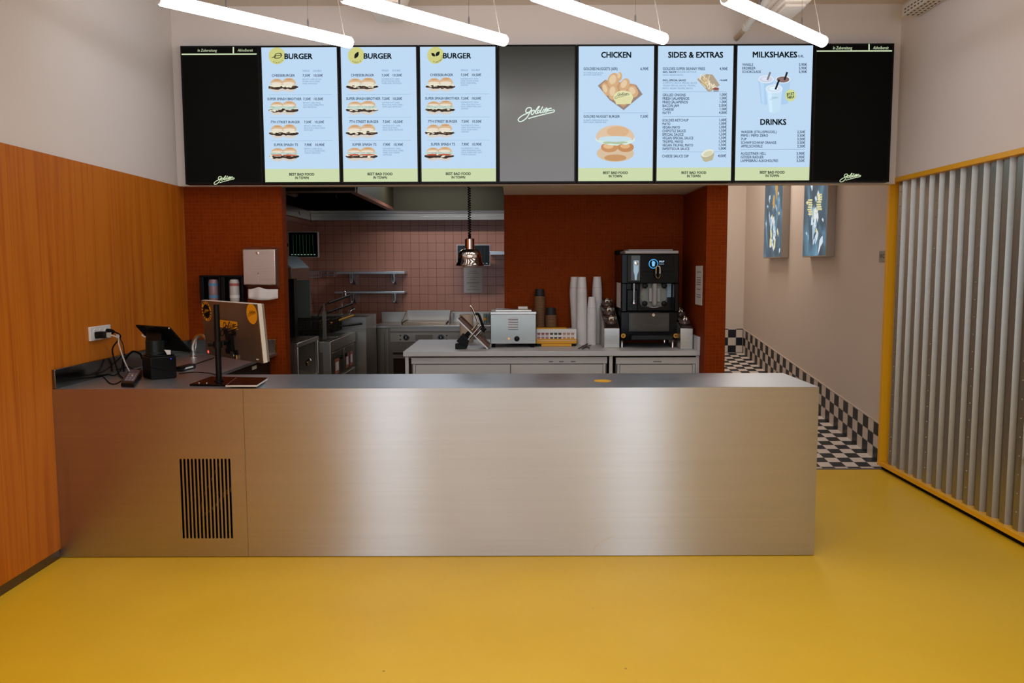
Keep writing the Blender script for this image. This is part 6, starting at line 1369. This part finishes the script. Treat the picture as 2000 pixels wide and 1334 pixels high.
m = MB(CHROME); m.tube([mp_(529, 395, 0.01), mp_(524, 372, -0.03), mp_(511, 345, -0.05), mp_(512, 262, -0.06), mp_(530, 252, -0.06), mp_(547, 262, -0.06), mp_(547, 345, -0.05), mp_(535, 372, -0.03)], 0.0055, 8); part('draw_handle', m, t)
m = MB(mat('drip_panel_gloss', (60, 60, 56), 0.1)); mbx(m, 242, 712, 640, 895, 0.002, 0.012); part('drip_panel', m, t, 0.004)
q = mp_(485, 731); m = MB(CHROME); m.lathe([(0.014, 0), (0.012, 0.004)], (q.x, YM + 0.002, q.z), 14, axis=(0, -1, 0)); part('panel_screw', m, t)
m = MB(DGREY); mbx(m, 258, 926, 662, 968, -0.07, 0.012); part('drip_tray', m, t, 0.006)
for x_ in (190, 706):
    q = mp_(x_, 936); m = MB(CY); m.lathe([(0.0185, 0), (0.018, 0.002), (0.0, 0.002)], (q.x, YM + 0.0115, q.z), 20, axis=(0, -1, 0)); m.use(mat('badge_brown', (110, 60, 24), 0.5)); m.lathe([(0.009, 0), (0.0, 0.0006)], (q.x, YM + 0.0093, q.z), 12, axis=(0, -1, 0)); part('round_badge', m, t)
for x_ in (180, 680):
    for dy_ in (0.03, 0.38): q = mp_(x_, 984); m = MB(CHROME); m.lathe([(0.013, 0), (0.011, 0.01), (0.011, q.z - ZB)], (q.x, YM + dy_, ZB + 0.0005), 12); part('leg', m, t)
xs_ = mp_(172, 400).x; m = MB(PAPER); m.box(xs_ - 0.001, xs_ - 0.0001, YM + 0.06, YM + 0.30, mp_(140, 660, 0.1).z, mp_(140, 362, 0.1).z); m.use(CY); m.box(xs_ - 0.0014, xs_ - 0.0010, YM + 0.08, YM + 0.28, mp_(140, 745, 0.1).z, mp_(140, 700, 0.1).z); part('side_label', m, t)
m = MB(mat('painted_side_reflection', (160, 190, 205), 0.25)); mbx(m, 634, 425, 680, 560, 0.094, 0.10); part('side_reflection', m, t)  # pale blue sheet painted in for a reflection, no opening here
# notice on the recess side wall
p = at(1359.5, 519, X=PX0 - 0.001); q = at(1372.5, 597, X=PX0 - 0.001); p2 = at(1372.5, 519, X=PX0 - 0.001)
t = thing('side_notice', 'white notice sheet on the dark mosaic side wall of the recess', 'notice', (PX0, p.y, q.z))
m = MB(PAPER); m.box(PX0 - 0.003, PX0 - 0.0005, p2.y, p.y, q.z, p2.z); part('sheet', m, t)
m = MB(mat('notice_print', (120, 116, 112), 0.9)); L_ = p.y - p2.y
for v in (0.16, 0.3, 0.36, 0.42, 0.48, 0.6, 0.74, 0.8): zz_ = p2.z - (p2.z - q.z) * v; m.box(PX0 - 0.0036, PX0 - 0.003, p2.y + L_ * 0.2, p.y - L_ * 0.2, zz_ - 0.003, zz_ + 0.003)
part('print_lettering', m, t)
# heat lamp on its coiled cord
YH = 6.5
c = at(917.5, 500, Y=YH); Zp = lambda y: at(917.5, y, Y=YH).z; px_ = YH / 1573.3
t = thing('heat_lamp', 'polished heat lamp hanging on a black coiled cord over the back counter', 'heat lamp', (c.x, YH, Zp(522)))
m = MB(RUBBER); pts = []; z0, z1 = Zp(462), 2.9; N = 620
for i in range(N + 1): s = i / N; a = s * 2 * PI * 58; pts.append((c.x + 0.0105 * math.cos(a), YH + 0.0105 * math.sin(a), z0 + (z1 - z0) * s))
m.tube(pts, 0.0042, 5, smooth=False); m.cyl((c.x, YH, z1), (c.x, YH, 2.998), 0.006, 8); part('coiled_cord', m, t)
m = MB(RUBBER); m.lathe([(0.012, Zp(468) - c.z), (0.011, Zp(460) - c.z), (0.006, Zp(455) - c.z)], c, 14); part('cord_grip', m, t)
m = MB(COPPER); m.lathe([(0.038, Zp(488) - c.z), (0.038, Zp(467) - c.z), (0.034, Zp(466) - c.z), (0.0, Zp(466) - c.z)], c, 28); part('neck', m, t)
m = MB(mat('lamp_dark_chrome', (150, 140, 134), 0.07, 1.0)); m.lathe([(0.112, Zp(519) - c.z), (0.112, Zp(517) - c.z), (0.098, Zp(511) - c.z), (0.094, Zp(500) - c.z), (0.086, Zp(492) - c.z), (0.062, Zp(487) - c.z), (0.036, Zp(486) - c.z)], c, 32); part('shade', m, t)
m = MB(CHROME); m.lathe([(0.0945, Zp(510) - c.z), (0.0955, Zp(500) - c.z), (0.0875, Zp(493.5) - c.z)], c, 32); part('reflection_band', m, t)  # lighter chrome band stands in for the bright reflection on the shade
m = MB(mat('bulb_glass', (220, 216, 210), 0.1, 0.3)); m.lathe([(0.02, Zp(512) - c.z), (0.06, Zp(515) - c.z), (0.062, Zp(519) - c.z), (0.05, Zp(522) - c.z), (0.0, Zp(523) - c.z)], c, 24); part('bulb', m, t)
